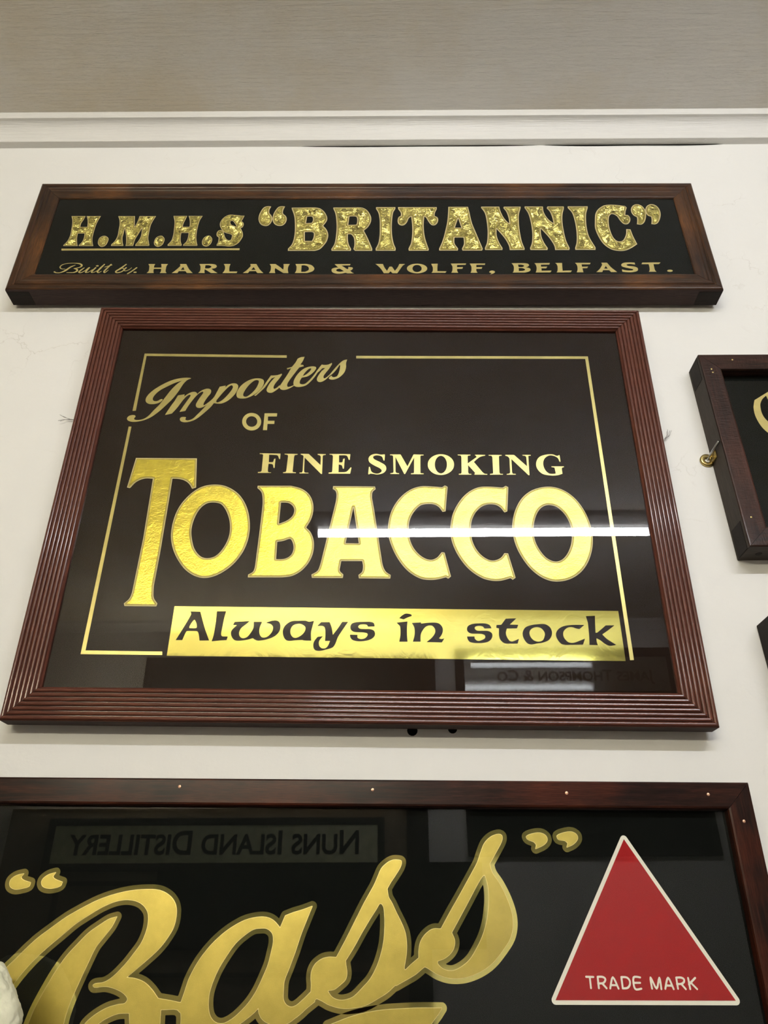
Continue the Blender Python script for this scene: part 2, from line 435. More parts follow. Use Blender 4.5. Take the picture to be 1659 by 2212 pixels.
# ------------------------------------------------------------------ lettering outlines, in tenths of a millimetre on each sign's face
POSES = {  # centre, width, height, lean, roll
    'T': ((-0.03097, -0.046, 0.59405), 0.90166, 0.68838, 0.025371, -0.014411),
    'B': ((-0.03532, -0.0445, 1.13375), 1.23877, 0.28288, -0.007731, -0.007229),
    'R': ((-0.10075, -0.04, -0.12692), 1.06, 0.62, 0.0, -0.011099),
    'S': ((0.958, -0.045, 0.66675), 0.9, 0.3501, 0.0, 0.0),
}
GLYPHS = [
    ('B', 'foil', 'h', '-5465,550! -5207,550! -5223,444 -5246,360 -5246,251! -5113,251! -5127,360 -5150,461 -5184,550! -4921,550! -4944,444 -4961,326 -4966,209 -4966,60 -4957,-72 -4929,-186 -4911,-234! -4907,-259! -5165,-258! -5170,-234! -5130,-153 -5117,-55 -5126,76! -5250,76! -5243,-39 -5216,-169 -5194,-234! -5189,-258! -5445,-258! -5450,-234! -5402,-137 -5381,27 -5393,192 -5407,326 -5429,445 -5458,521!'),
    ('B', 'foil', 'full_stop', '-4749,13 -4666,-56 -4667,-186 -4698,-259 -4755,-280 -4815,-226 -4841,-137 -4825,-31'),
    ('B', 'foil', 'm', '-4592,549! -4285,549! -4268,427 -4245,275 -4239,250! -4214,376 -4200,495 -4197,549! -3893,549! -3927,426 -3951,292 -3950,108 -3943,-40 -3901,-203! -3890,-235! -3904,-254! -4143,-254! -4145,-219! -4101,-105 -4083,26 -4099,225! -4139,59 -4173,-72 -4185,-254! -4320,-254! -4324,-170 -4352,-7 -4415,225! -4414,59 -4414,-39 -4382,-186 -4363,-235! -4365,-254! -4582,-254! -4583,-218! -4534,-121 -4512,10 -4520,175 -4529,326 -4559,461 -4588,529!'),
    ('B', 'foil', 'full_stop', '-3713,16 -3646,-56 -3639,-138 -3664,-235 -3729,-280 -3797,-235 -3820,-146 -3795,-32'),
    ('B', 'foil', 'h', '-3565,554! -3311,553! -3333,443 -3353,342 -3355,254! -3228,254! -3236,358 -3255,460 -3285,553! -3025,553! -3059,443 -3073,325 -3077,174 -3074,25 -3056,-106 -3032,-203! -3019,-235! -3028,-252! -3278,-251! -3277,-219! -3232,-138 -3219,-24 -3223,91! -3358,91! -3354,-24 -3338,-138 -3310,-219! -3311,-251! -3558,-251! -3560,-219! -3513,-122 -3498,9 -3505,174 -3513,308 -3530,426 -3561,528!'),
    ('B', 'foil', 'full_stop', '-2844,20 -2778,-57 -2777,-171 -2812,-244 -2859,-271 -2925,-236 -2950,-146 -2922,-32'),
    ('B', 'foil', 's', '-2245,558! -2266,476 -2288,408! -2250,366 -2238,307 -2254,240 -2287,223! -2265,173 -2234,91 -2223,8 -2237,-57 -2281,-171 -2352,-244 -2437,-271 -2550,-255 -2673,-249! -2672,-211! -2656,-155 -2659,-32! -2697,9 -2708,74 -2689,141 -2641,165 -2598,132! -2633,190 -2668,274 -2678,358 -2651,459 -2592,544 -2517,587 -2413,578 -2320,561!|-2491,400 -2453,417 -2400,341 -2358,257! -2417,282 -2471,316|-2585,116! -2531,83 -2461,58 -2424,25 -2423,-41 -2434,-98 -2477,-106 -2527,-57 -2566,41'),
    ('B', 'line', 'underline', '-5464,-328! -2250,-320! -2247,-365! -5454,-376!'),
    ('B', 'foil', 'quotation_mark', '-1770,818! -1794,721 -1787,630 -1748,569 -1721,478 -1739,358 -1793,283 -1859,279 -1930,329 -1973,438 -1977,559 -1948,691 -1902,793 -1836,824'),
    ('B', 'foil', 'quotation_mark', '-1509,817! -1536,711 -1532,619 -1477,549 -1454,468 -1470,358 -1526,287 -1606,283 -1677,339 -1715,448 -1712,589 -1678,711 -1630,803 -1571,824'),
    ('B', 'foil', 'b', '-1381,782! -949,790! -853,761 -767,669 -707,518 -709,417 -770,278! -706,180 -667,43 -681,-112 -728,-227 -802,-341 -891,-386! -1376,-386! -1377,-331! -1319,-226 -1289,-73 -1283,141 -1298,378 -1322,559 -1379,752!|-1078,534! -997,534 -971,498 -967,418 -988,358! -1091,352!|-1099,111! -969,111 -934,82 -932,-34 -957,-127! -1086,-127!'),
    ('B', 'foil', 'r', '-602,786! -134,793! -38,771 44,689 108,517 103,377 51,238 -21,150! 42,-16 97,-189 140,-332! 139,-386! -168,-386! -199,-341! -184,-246 -195,-54 -230,23 -257,52 -310,52! -306,-93 -283,-227 -240,-341! -246,-386! -591,-386! -596,-341! -546,-208 -526,-15 -521,219 -536,457 -563,639 -601,751!|-293,537! -182,537 -152,497 -149,357 -164,308! -310,302!'),
    ('B', 'foil', 'i', '200,797! 560,797! 559,750! 519,648 498,436 491,218 498,23 524,-189 562,-322! 556,-383! 204,-383! 200,-332! 248,-189 270,23 271,218 267,437 242,638 197,750!'),
    ('B', 'foil', 't', '610,797! 1334,796! 1332,739! 1295,637 1286,552! 1338,506 1350,436 1327,346 1278,293 1219,306 1168,396 1130,496 1097,536! 1079,336 1081,120 1097,-55 1126,-209 1156,-342! 1148,-383! 797,-383! 791,-332! 838,-189 861,22 868,218 860,416 851,536! 807,486 772,376 725,307 671,287 618,327 599,416 619,516 660,553! 660,638 614,739!'),
    ('B', 'foil', 'a', '1551,804! 1918,804! 1937,657 1969,355 2022,119 2075,-113 2127,-333! 2111,-380! 1760,-380! 1752,-332! 1794,-209 1796,-36! 1631,-36! 1625,-190 1684,-332! 1675,-380! 1343,-379! 1342,-332! 1403,-151 1450,41 1516,396 1542,657!|1720,485! 1769,227! 1649,227!'),
    ('B', 'foil', 'n', '2167,808! 2504,808! 2518,678 2562,507 2611,405 2657,338! 2653,507 2621,678 2579,764! 2590,807! 2904,807! 2895,747! 2854,592 2832,338 2832,72 2846,-157 2879,-326! 2872,-366! 2608,-366! 2604,-270 2561,-108 2504,23 2410,196! 2402,6 2434,-173 2484,-318! 2475,-366! 2167,-365! 2165,-317! 2212,-173 2235,7 2245,171 2241,456 2219,644 2163,773!'),
    ('B', 'foil', 'n', '2979,812! 3320,812! 3318,677 3349,540 3405,422 3471,346! 3461,523 3432,677 3387,763! 3406,812! 3710,812! 3706,754! 3662,591 3637,371 3635,104 3648,-125 3688,-318! 3675,-366! 3422,-366! 3421,-270 3381,-125 3319,22 3220,204! 3211,6 3243,-173 3295,-318! 3284,-366! 2982,-366! 2975,-318! 3020,-189 3049,6 3057,204 3050,439 3027,626 2975,772!'),
    ('B', 'foil', 'i', '3785,815! 4157,815! 4150,763! 4107,625 4080,455 4064,203 4079,-27 4154,-302! 4145,-363! 3785,-363! 3787,-310! 3826,-190 3855,5 3868,203 3865,455 3842,642 3780,772!'),
    ('B', 'foil', 'c', '4883,779! 4844,676! 4823,573! 4873,565 4900,488 4879,387 4823,320 4757,328 4703,421 4664,539 4615,590 4571,599 4522,539 4489,387 4480,203 4505,-11 4546,-109 4596,-142 4665,-125 4725,-28 4762,71 4780,186! 4857,178! 4875,5 4917,-215! 4790,-319 4670,-383 4559,-390 4433,-351 4319,-222 4255,-44 4216,203 4235,387 4276,608 4352,745 4468,840 4586,861 4745,849 4856,823!'),
    ('B', 'foil', 'quotation_mark', '5093,874 5167,831 5215,710 5206,556 5150,386 5081,311 4998,319! 5023,437 5029,513! 4975,564 4947,658 4961,762 5020,848'),
    ('B', 'foil', 'quotation_mark', '5363,874 5442,831 5484,710 5473,555 5409,386 5341,319 5263,323! 5288,437 5295,522! 5236,564 5212,675 5238,779 5290,848'),
    ('B', 'flat', 'h', '-3830,-724! -3710,-724! -3721,-769 -3719,-814! -3585,-814! -3592,-769 -3604,-724! -3483,-724! -3502,-776 -3503,-839 -3500,-903 -3476,-951! -3594,-951! -3581,-909 -3585,-846! -3716,-846! -3716,-895 -3703,-951! -3826,-951! -3799,-902 -3799,-839 -3804,-776!'),
    ('B', 'flat', 'a', '-3268,-724! -3157,-724! -3091,-854 -3014,-951! -3115,-951! -3148,-903! -3266,-903! -3284,-951! -3383,-951! -3324,-882 -3254,-776!|-3202,-797! -3169,-870! -3238,-870!'),
    ('B', 'flat', 'r', '-2924,-724! -2711,-721! -2640,-738 -2608,-784 -2630,-826 -2697,-844! -2646,-896 -2576,-952! -2694,-952! -2749,-903 -2803,-861! -2815,-861! -2812,-910 -2802,-952! -2918,-951! -2892,-903 -2890,-840 -2898,-776!|-2814,-755! -2747,-755 -2701,-791 -2738,-833 -2812,-833!'),
    ('B', 'flat', 'l', '-2491,-724! -2372,-724! -2382,-777 -2382,-847 -2372,-913! -2230,-913! -2240,-952! -2489,-952! -2463,-896 -2456,-826 -2467,-769!'),
    ('B', 'flat', 'a', '-2020,-724! -1911,-724! -1840,-861 -1769,-952! -1874,-952! -1906,-903! -2019,-903! -2039,-952! -2132,-952! -2070,-882 -2006,-777!|-1954,-801! -1913,-871! -1992,-871!'),
    ('B', 'flat', 'n', '-1675,-725! -1572,-725! -1490,-798 -1426,-868! -1421,-798 -1431,-725! -1317,-725! -1338,-777 -1345,-861 -1328,-952! -1415,-952! -1493,-889 -1569,-826! -1574,-882 -1559,-952! -1670,-952! -1646,-882 -1648,-777!'),
    ('B', 'flat', 'd', '-1218,-725! -1020,-722! -929,-756 -878,-833 -901,-903 -997,-952! -1215,-952! -1193,-882 -1194,-784!|-1107,-759! -1047,-759 -986,-798 -977,-875 -1038,-921! -1105,-921!'),
    ('B', 'flat', 'ampersand', '-523,-728! -241,-725! -252,-759! -400,-763! -344,-812 -294,-857! -279,-848 -276,-798! -206,-812! -196,-834 -219,-876 -244,-889! -213,-931 -175,-959! -291,-959! -321,-945! -389,-963 -467,-966 -537,-945 -568,-903 -565,-847 -512,-819 -453,-812! -484,-777!|-422,-843! -462,-847 -490,-875 -479,-903 -420,-920 -352,-903!'),
    ('B', 'flat', 'w', '202,-722! 334,-725! 361,-813 406,-897! 450,-792! 494,-792! 545,-897! 593,-813 625,-725! 727,-723! 682,-771 632,-869 587,-955! 504,-955! 469,-908! 435,-955! 352,-955! 297,-841 247,-770!'),
    ('B', 'flat', 'o', '1116,-838 1097,-891 1046,-932 974,-956 895,-956 824,-932 775,-891 758,-838 776,-786 826,-743 899,-720 979,-720 1050,-744 1099,-786|1018,-838 1009,-877 986,-909 953,-926 917,-926 885,-909 863,-877 855,-838 864,-799 887,-767 920,-750 957,-750 989,-768 1011,-799'),
    ('B', 'flat', 'l', '1189,-720! 1306,-717! 1297,-805 1294,-904! 1455,-909! 1431,-946! 1189,-946! 1212,-901 1217,-805!'),
    ('B', 'flat', 'f', '1536,-714! 1809,-711! 1796,-746! 1646,-750! 1644,-805! 1750,-801! 1735,-847! 1642,-847! 1642,-901 1660,-944! 1536,-944! 1557,-893 1565,-788!'),
    ('B', 'flat', 'f', '1872,-714! 2148,-711! 2137,-747! 1987,-746! 1984,-805! 2090,-802! 2074,-847! 1981,-847! 1980,-901 1998,-945! 1874,-945! 1893,-893 1900,-789!'),
    ('B', 'flat', 'comma', '2205,-921 2241,-893 2286,-897 2306,-925 2281,-957 2218,-985! 2243,-949 2215,-941'),
    ('B', 'flat', 'b', '2613,-706! 2838,-704! 2902,-720 2918,-760 2891,-793 2857,-807! 2920,-833 2935,-873 2904,-913 2827,-941! 2613,-941! 2634,-906 2647,-800 2638,-747!|2723,-740! 2788,-743 2833,-767 2802,-800 2731,-803!|2729,-827! 2799,-829 2843,-867 2803,-896 2727,-904!'),
    ('B', 'flat', 'e', '3019,-704! 3294,-699! 3276,-740! 3127,-743! 3128,-794! 3238,-790! 3214,-834! 3129,-834! 3127,-896! 3302,-891! 3278,-936! 3018,-938! 3036,-893 3048,-814 3041,-747!'),
    ('B', 'flat', 'l', '3388,-700! 3510,-699! 3503,-760 3497,-896! 3659,-889! 3635,-933! 3387,-936! 3407,-893 3420,-787 3412,-733!'),
    ('B', 'flat', 'f', '3740,-697! 4015,-696! 3996,-734! 3848,-736! 3850,-794! 3958,-790! 3937,-830! 3852,-832! 3854,-893 3858,-933! 3739,-933! 3760,-880 3769,-800 3763,-740!'),
    ('B', 'flat', 'a', '4204,-693! 4305,-694! 4363,-814 4451,-929! 4346,-929! 4316,-880! 4209,-880! 4188,-929! 4085,-929! 4152,-854 4213,-747!|4273,-774! 4298,-843! 4232,-843!'),
    ('B', 'flat', 's', '4793,-691! 4795,-741! 4758,-734 4694,-725 4639,-747 4668,-774 4759,-787 4819,-821 4825,-867 4796,-907 4718,-931 4625,-931 4543,-920! 4542,-861! 4595,-880 4668,-891 4735,-880 4739,-857 4677,-834 4588,-807 4547,-767 4564,-720 4624,-691 4709,-687'),
    ('B', 'flat', 't', '4929,-690! 5253,-686! 5218,-727! 5119,-730! 5119,-814 5121,-881 5140,-920! 5006,-920! 5028,-881 5037,-801 5035,-730! 4909,-730!'),
    ('B', 'flat', 'full_stop', '5429,-897 5422,-908 5407,-917 5387,-922 5365,-922 5347,-917 5335,-908 5332,-897 5339,-885 5354,-876 5375,-871 5396,-871 5415,-876 5426,-885'),
    ('T', 'line', 'border_line', '-3645,2518! -1322,2499! -1319,2447! -3606,2468! -3601,1377! -3652,1372!'),
    ('T', 'line', 'border_line', '-3662,1075! -3619,1075! -3626,-2503! -2609,-2509! -2602,-2556! -3681,-2554!'),
    ('T', 'line', 'border_line', '-190,2496! 3571,2513! 3589,-2563! 3538,-2565! 3523,2461! -189,2444!'),
    ('T', 'flat', 'i', '-2820,2016 -2874,1984 -2927,1906 -2987,1755 -3059,1610 -3134,1499 -3229,1373 -3337,1262 -3440,1199 -3537,1171 -3626,1166 -3692,1190 -3713,1224 -3700,1266 -3658,1290 -3608,1291 -3587,1267 -3603,1232 -3588,1205 -3508,1203 -3434,1234 -3376,1296 -3322,1386 -3248,1498 -3178,1640 -3107,1783 -3030,1898 -2957,1971! -3058,1927 -3185,1847 -3289,1767 -3355,1674 -3372,1603 -3344,1565 -3293,1565 -3246,1600 -3218,1603 -3217,1576 -3264,1529 -3352,1505 -3421,1511 -3472,1553 -3479,1623 -3441,1709 -3363,1802 -3240,1904 -3101,1985 -2966,2022 -2862,2028'),
    ('T', 'flat', 'm', '-2982,1677! -2880,1699! -2882,1656! -2831,1706 -2767,1745 -2715,1746 -2685,1715 -2692,1693! -2632,1765 -2556,1809 -2504,1809 -2472,1781 -2471,1723 -2504,1659 -2540,1581 -2560,1511 -2552,1490 -2520,1511 -2459,1575 -2410,1646 -2376,1746 -2342,1853! -2250,1876! -2254,1840! -2197,1898 -2130,1923 -2070,1906 -2048,1856 -2066,1755 -2124,1648 -2196,1570 -2271,1527 -2339,1522 -2397,1533! -2444,1449 -2533,1337 -2622,1240 -2705,1185 -2793,1164 -2862,1177 -2890,1217 -2878,1255 -2840,1263 -2799,1255 -2807,1225 -2793,1205 -2753,1201 -2689,1233 -2631,1309 -2564,1406 -2502,1504! -2548,1462 -2602,1437 -2654,1447 -2677,1489 -2667,1545 -2628,1644 -2588,1737 -2607,1755 -2660,1715 -2708,1644 -2754,1558 -2798,1460 -2827,1379! -2915,1358! -2886,1431 -2825,1572 -2781,1678 -2806,1692 -2857,1642 -2912,1543 -2965,1431 -3030,1326! -3133,1298! -3071,1458 -3019,1570!|-2138,1869 -2160,1884 -2203,1847 -2263,1761 -2330,1647 -2365,1569 -2347,1545 -2288,1576 -2227,1647 -2159,1762 -2132,1833'),
    ('T', 'flat', 'o', '-1739,2025 -1668,2003 -1646,1953 -1661,1866 -1716,1765 -1801,1686 -1888,1636 -1978,1624 -2037,1642 -2060,1698 -2051,1777 -2003,1878 -1919,1965 -1831,2012|-1782,1988 -1735,1981 -1729,1938 -1757,1836 -1817,1736 -1890,1664 -1936,1664 -1955,1699 -1936,1778 -1888,1878 -1826,1958'),
    ('T', 'flat', 'r', '-1778,1686! -1726,1744 -1665,1837 -1606,1960 -1546,2084! -1500,2085 -1442,2093 -1375,2122! -1371,2100! -1413,2013 -1464,1925 -1487,1853 -1473,1817 -1434,1839 -1392,1890! -1376,1861! -1442,1789 -1507,1741 -1565,1749 -1591,1788 -1584,1838 -1546,1939 -1474,2053! -1530,2026! -1571,1953 -1620,1852 -1682,1765 -1754,1677!'),
    ('T', 'flat', 't', '-1140,2429! -1093,2459 -1029,2470! -1053,2384 -1089,2309! -1042,2302! -1029,2277! -1103,2250! -1176,2117 -1238,1999 -1272,1912 -1263,1862 -1228,1862 -1173,1891! -1161,1884 -1248,1819 -1316,1797 -1369,1811 -1389,1854 -1351,1955 -1290,2086 -1231,2234! -1293,2207! -1301,2234! -1221,2261! -1168,2353'),
    ('T', 'flat', 'e', '-1049,2044! -1074,1979 -1071,1928 -1035,1911 -990,1922 -935,1980 -871,2075 -818,2178! -794,2164! -836,2075 -900,1973 -971,1893 -1044,1864 -1113,1859 -1161,1884 -1176,1942 -1159,2029 -1107,2132 -1031,2221 -952,2263 -882,2274 -834,2259 -832,2222 -875,2148 -952,2074|-915,2234 -908,2214 -934,2163 -989,2103 -1039,2074! -1003,2147 -949,2218'),
    ('T', 'flat', 'r', '-820,2175! -743,2312! -696,2305 -638,2313 -580,2348! -577,2321! -622,2224 -676,2135 -702,2076 -692,2033 -660,2047 -616,2099! -604,2084! -670,2004 -737,1960 -784,1967 -806,2010 -790,2076 -737,2179 -687,2238 -728,2238! -772,2179 -796,2156!'),
    ('T', 'flat', 's', '-334,2420! -351,2345 -348,2256 -374,2152 -440,2064 -508,2020 -577,2009 -619,2033! -592,2077 -569,2085 -562,2063 -533,2056! -487,2078 -456,2166 -443,2285 -450,2314! -504,2210 -559,2129 -604,2084! -625,2080! -562,2180 -485,2299 -417,2382 -383,2407'),
    ('T', 'flat', 'o', '-1624,1184 -1628,1128 -1649,1078 -1685,1041 -1731,1022 -1781,1021 -1831,1040 -1873,1076 -1904,1125 -1918,1182 -1915,1238 -1894,1288 -1858,1326 -1812,1346 -1761,1346 -1710,1327 -1668,1290 -1638,1240|-1685,1186 -1687,1152 -1699,1122 -1720,1100 -1747,1088 -1777,1088 -1806,1099 -1831,1121 -1849,1151 -1858,1185 -1856,1219 -1844,1249 -1823,1272 -1796,1284 -1765,1284 -1736,1272 -1711,1250 -1693,1220'),
    ('T', 'flat', 'f', '-1584,1342! -1388,1344! -1389,1284! -1526,1283! -1523,1201! -1418,1202! -1419,1143! -1523,1143! -1520,1028! -1583,1027!'),
    ('T', 'flat', 'f', '-1595,606! -1280,600! -1280,504! -1292,504 -1319,565 -1364,576 -1451,579! -1446,447! -1383,451 -1368,503 -1348,512! -1350,348! -1365,348 -1384,408 -1447,419! -1446,287 -1427,270 -1398,271! -1397,259! -1594,257! -1592,273! -1552,278 -1539,295! -1541,580! -1557,589 -1594,592!'),
    ('T', 'flat', 'i', '-1218,600! -1021,597! -1025,584 -1061,575 -1071,549! -1076,299! -1071,279 -1026,271! -1026,259! -1218,257! -1216,271 -1180,278 -1171,298! -1163,557! -1172,578 -1217,586!'),
    ('T', 'flat', 'n', '-974,601! -853,598! -666,402! -669,553! -685,575 -718,585! -719,599! -595,597! -597,585 -634,575 -640,553! -635,247! -650,247! -911,533! -907,301! -895,270 -840,267! -839,255! -971,254! -971,268 -939,270 -926,300! -930,559! -943,576 -973,587!'),
    ('T', 'flat', 'e', '-539,601! -225,600! -230,499! -245,499 -280,573 -395,578! -390,451! -342,456 -329,512 -307,521! -313,343! -327,343 -347,399 -394,416! -392,279! -284,285 -242,323 -214,366! -200,363! -218,255! -538,253! -536,270 -495,278 -486,296! -486,563! -501,584 -538,589!'),
    ('T', 'flat', 's', '279,599! 297,599! 292,491! 278,491 251,560 177,582 121,559 134,516 222,465 304,405 319,337 283,277 196,245 124,255 77,258 69,244! 51,249! 60,377! 75,374 101,292 167,259 225,273 254,310 224,353 136,404 64,463 52,532 88,585 161,608 235,595'),
    ('T', 'flat', 'm', '375,600! 533,601! 635,391! 729,603! 879,600! 879,588 839,583 831,565! 828,281! 835,273 876,270! 876,256! 687,255! 690,268 726,272 734,297! 736,547! 600,257! 588,257! 456,553! 458,295! 472,275 511,268! 511,256! 381,255! 381,267 421,278 428,303! 420,570! 405,584 375,586!'),
    ('T', 'flat', 'o', '1333,427 1320,365 1284,310 1230,270 1166,248 1098,247 1034,268 983,308 950,362 939,424 952,487 987,542 1041,584 1106,607 1175,607 1239,586 1291,545 1324,490|1227,427 1220,374 1203,327 1178,293 1148,274 1117,274 1088,292 1065,326 1050,372 1046,425 1052,478 1069,525 1094,560 1124,579 1156,579 1185,561 1208,526 1223,480'),
    ('T', 'flat', 'k', '1394,605! 1585,606! 1584,594 1547,585 1542,562! 1539,450! 1678,564! 1665,590 1653,595! 1654,605! 1810,603! 1805,591! 1723,564 1631,477! 1753,298! 1781,272 1821,268! 1821,256! 1631,254! 1631,268! 1644,285! 1543,421! 1538,296! 1549,270 1585,266! 1584,254! 1399,252! 1399,266 1433,273 1441,295! 1448,562! 1437,588 1396,593!'),
    ('T', 'flat', 'i', '1860,603! 2055,605! 2055,593 2017,584 2012,566! 2003,300! 2013,274 2054,271! 2053,258! 1863,256! 1863,268 1905,277 1910,299! 1913,566! 1900,586 1861,591!'),
    ('T', 'flat', 'n', '2111,606! 2242,607! 2422,406! 2424,570! 2407,591 2371,597! 2368,608! 2492,609! 2491,596 2458,591 2454,570! 2446,253! 2432,252! 2197,533! 2192,301! 2202,276 2245,273! 2244,259! 2109,258! 2111,270 2151,279 2163,301! 2169,542! 2149,576 2110,593!'),
    ('T', 'flat', 'g', '2927,612! 2930,491! 2915,491! 2895,556 2840,594 2767,599 2696,546 2666,451 2686,348 2739,284 2810,278 2840,285! 2833,366! 2828,387 2785,397! 2786,409! 2971,410! 2970,398 2944,388 2935,367! 2938,282! 2866,256 2764,250 2637,280 2566,381 2567,484 2618,571 2725,616 2828,620 2884,595'),
    ('T', 'leaf', 't', '-3453,505! -2534,505! -2482,-3! -2538,-24! -2588,54 -2658,111 -2749,142 -2852,148! -2850,-148! -2853,-1071! -2863,-1581! -2848,-1717! -2829,-1766 -2775,-1832! -2784,-1875! -3218,-1874! -3233,-1837! -3173,-1769 -3151,-1695 -3146,-1583! -3128,-836! -3142,143! -3261,146 -3376,90 -3457,-21! -3502,-9!'),
    ('T', 'leaf', 'o', '-2216,50 -2026,16 -1840,-111 -1710,-306 -1639,-540 -1624,-769 -1667,-994 -1776,-1203 -1935,-1358 -2112,-1442 -2275,-1437 -2451,-1337 -2591,-1172 -2687,-991 -2740,-792 -2738,-549 -2684,-329 -2564,-131 -2408,5|-2193,-252 -2079,-281 -1979,-419 -1916,-610 -1912,-812 -1975,-997 -2068,-1115 -2182,-1149 -2280,-1117 -2378,-1001 -2434,-843 -2459,-696 -2440,-519 -2376,-354 -2288,-269'),
    ('T', 'leaf', 'b', '-1574,35! -1083,39! -926,-8 -809,-104 -745,-239 -731,-380 -757,-521 -818,-652! -745,-735 -697,-870 -695,-1034 -746,-1196 -844,-1328 -970,-1408 -1113,-1431! -1580,-1435! -1580,-1392! -1516,-1348 -1496,-1276! -1475,-293 -1499,-102 -1531,-46 -1577,-3!|-1209,-246! -1105,-250 -1032,-304 -1006,-383 -1034,-477 -1111,-547 -1214,-594!|-1215,-883! -1129,-867 -1036,-836 -991,-903 -978,-1007 -1012,-1096 -1095,-1148 -1210,-1154!'),
    ('T', 'leaf', 'a', '-460,39! 156,38! 167,-7! 123,-56 115,-152! 149,-341! 262,-1085! 290,-1245 331,-1331 399,-1381! 391,-1434! -42,-1435! -50,-1385! 1,-1334 12,-1247! -3,-1172! -295,-1175! -305,-1250 -309,-1323 -258,-1380! -266,-1433! -693,-1434! -702,-1384! -619,-1326 -585,-1224! -413,-236! -404,-124 -421,-44 -465,-9!|-151,-320! -57,-898! -245,-896!'),
    ('T', 'leaf', 'c', '1187,65! 1226,41! 1185,-369! 1141,-380! 1086,-298 1014,-257 929,-251 831,-272 746,-356 678,-481 650,-630 659,-791 711,-949 799,-1066 892,-1130 973,-1142 1044,-1109 1093,-1050 1111,-1026! 1154,-1030! 1232,-1394! 1194,-1429! 1160,-1408! 1049,-1440 933,-1450 806,-1430 656,-1336 528,-1184 422,-978 361,-767 357,-579 406,-359 515,-163 662,-21 823,45 983,46 1143,33!'),
    ('T', 'leaf', 'c', '2081,66! 2119,42! 2078,-361! 2036,-382! 1984,-304 1914,-256 1805,-250 1706,-292 1616,-390 1556,-527 1538,-676 1554,-849 1613,-993 1702,-1096 1804,-1147 1887,-1133 1948,-1094 1993,-1031! 2045,-1035! 2125,-1405! 2083,-1437! 2053,-1412! 1926,-1451 1799,-1454 1662,-1416 1505,-1303 1394,-1164 1306,-996 1253,-812 1247,-625 1289,-407 1394,-198 1534,-42 1685,38 1846,49 2036,34!'),
    ('T', 'leaf', 'o', '2705,57 2898,13 3056,-113 3170,-293 3242,-512 3264,-727 3243,-913 3171,-1122 3059,-1289 2908,-1404 2730,-1456 2570,-1439 2416,-1346 2289,-1194 2187,-988 2137,-778 2136,-563 2198,-330 2310,-134 2479,2|2689,-253 2796,-283 2894,-392 2952,-528 2973,-677 2956,-836 2905,-981 2823,-1099 2736,-1151 2655,-1146 2567,-1088 2484,-959 2437,-815 2433,-641 2470,-478 2536,-340 2615,-271'),
    ('T', 'bar', 'gilded_bar', '-2536,-1870! 3475,-1882! 3479,-2578! -2540,-2565!'),
    ('T', 'dark', 'a', '-2311,-1945! -2175,-1947! -2120,-2094 -2081,-2193 -2008,-2350! -2135,-2352! -2155,-2270 -2177,-2227 -2214,-2219! -2303,-2220! -2328,-2228 -2366,-2348! -2452,-2349! -2376,-2185 -2296,-1995 -2296,-1967!|-2243,-2062 -2221,-2084 -2198,-2139 -2199,-2177 -2250,-2183 -2295,-2175 -2280,-2118'),
    ('T', 'dark', 'l', '-1950,-1938! -1826,-1937! -1842,-2036 -1853,-2169 -1858,-2267 -1839,-2294! -1766,-2294! -1777,-2343! -1865,-2349 -1972,-2361! -1956,-2279 -1947,-2081!'),
    ('T', 'dark', 'w', '-1694,-2088! -1495,-2075! -1543,-2122 -1601,-2177 -1620,-2243 -1599,-2298 -1556,-2316 -1506,-2297 -1460,-2231 -1434,-2165 -1437,-2085! -1326,-2084! -1351,-2164 -1349,-2241 -1318,-2295 -1276,-2305 -1226,-2283 -1179,-2217 -1174,-2151 -1208,-2113 -1272,-2097! -1211,-2072 -1139,-2062 -1095,-2084 -1075,-2139 -1085,-2216 -1142,-2282 -1243,-2327 -1355,-2346 -1398,-2334 -1431,-2312! -1502,-2335 -1625,-2350 -1679,-2336 -1721,-2277 -1723,-2211 -1658,-2131! -1711,-2129!'),
    ('T', 'dark', 'a', '-628,-2063! -649,-2157 -660,-2234 -651,-2340! -753,-2338! -764,-2331! -857,-2336 -950,-2345 -998,-2324 -1031,-2259 -1034,-2183 -997,-2116 -927,-2071 -833,-2065 -749,-2061 -695,-2078!|-825,-2104 -766,-2125 -738,-2158 -745,-2213 -788,-2268 -849,-2303 -896,-2296 -931,-2247 -935,-2182 -902,-2126'),
    ('T', 'dark', 'y', '-532,-2081! -417,-2080! -387,-2155 -367,-2258! -303,-2165 -249,-2074! -170,-2073! -220,-2153 -298,-2285 -331,-2383 -365,-2431 -446,-2459 -538,-2479 -595,-2466 -619,-2418 -612,-2353 -569,-2288! -501,-2278! -545,-2342 -542,-2406 -509,-2443 -457,-2443 -423,-2405 -400,-2340! -467,-2341! -467,-2232 -481,-2155 -514,-2132 -579,-2134!'),
    ('T', 'dark', 's', '188,-2133! 99,-2137! 83,-2112 41,-2104 -12,-2112 -32,-2140 -10,-2167 53,-2172 126,-2172 178,-2193 195,-2237 180,-2280 139,-2313 77,-2333 -16,-2342 -99,-2326 -132,-2289 -138,-2253! -39,-2255! -38,-2293 4,-2312 56,-2303 91,-2270 96,-2238 64,-2222 2,-2217 -82,-2212 -125,-2185 -136,-2141 -117,-2097 -54,-2076 40,-2071 134,-2070 177,-2089'),
    ('T', 'dark', 'i', '483,-2078! 628,-2059! 621,-2145 621,-2254 627,-2341! 518,-2342! 533,-2255 533,-2168 527,-2124!'),
    ('T', 'dark', 'accent_mark', '517,-2013! 556,-1974 604,-1948 662,-1954 685,-1967 683,-1980! 630,-2001 577,-2029!'),
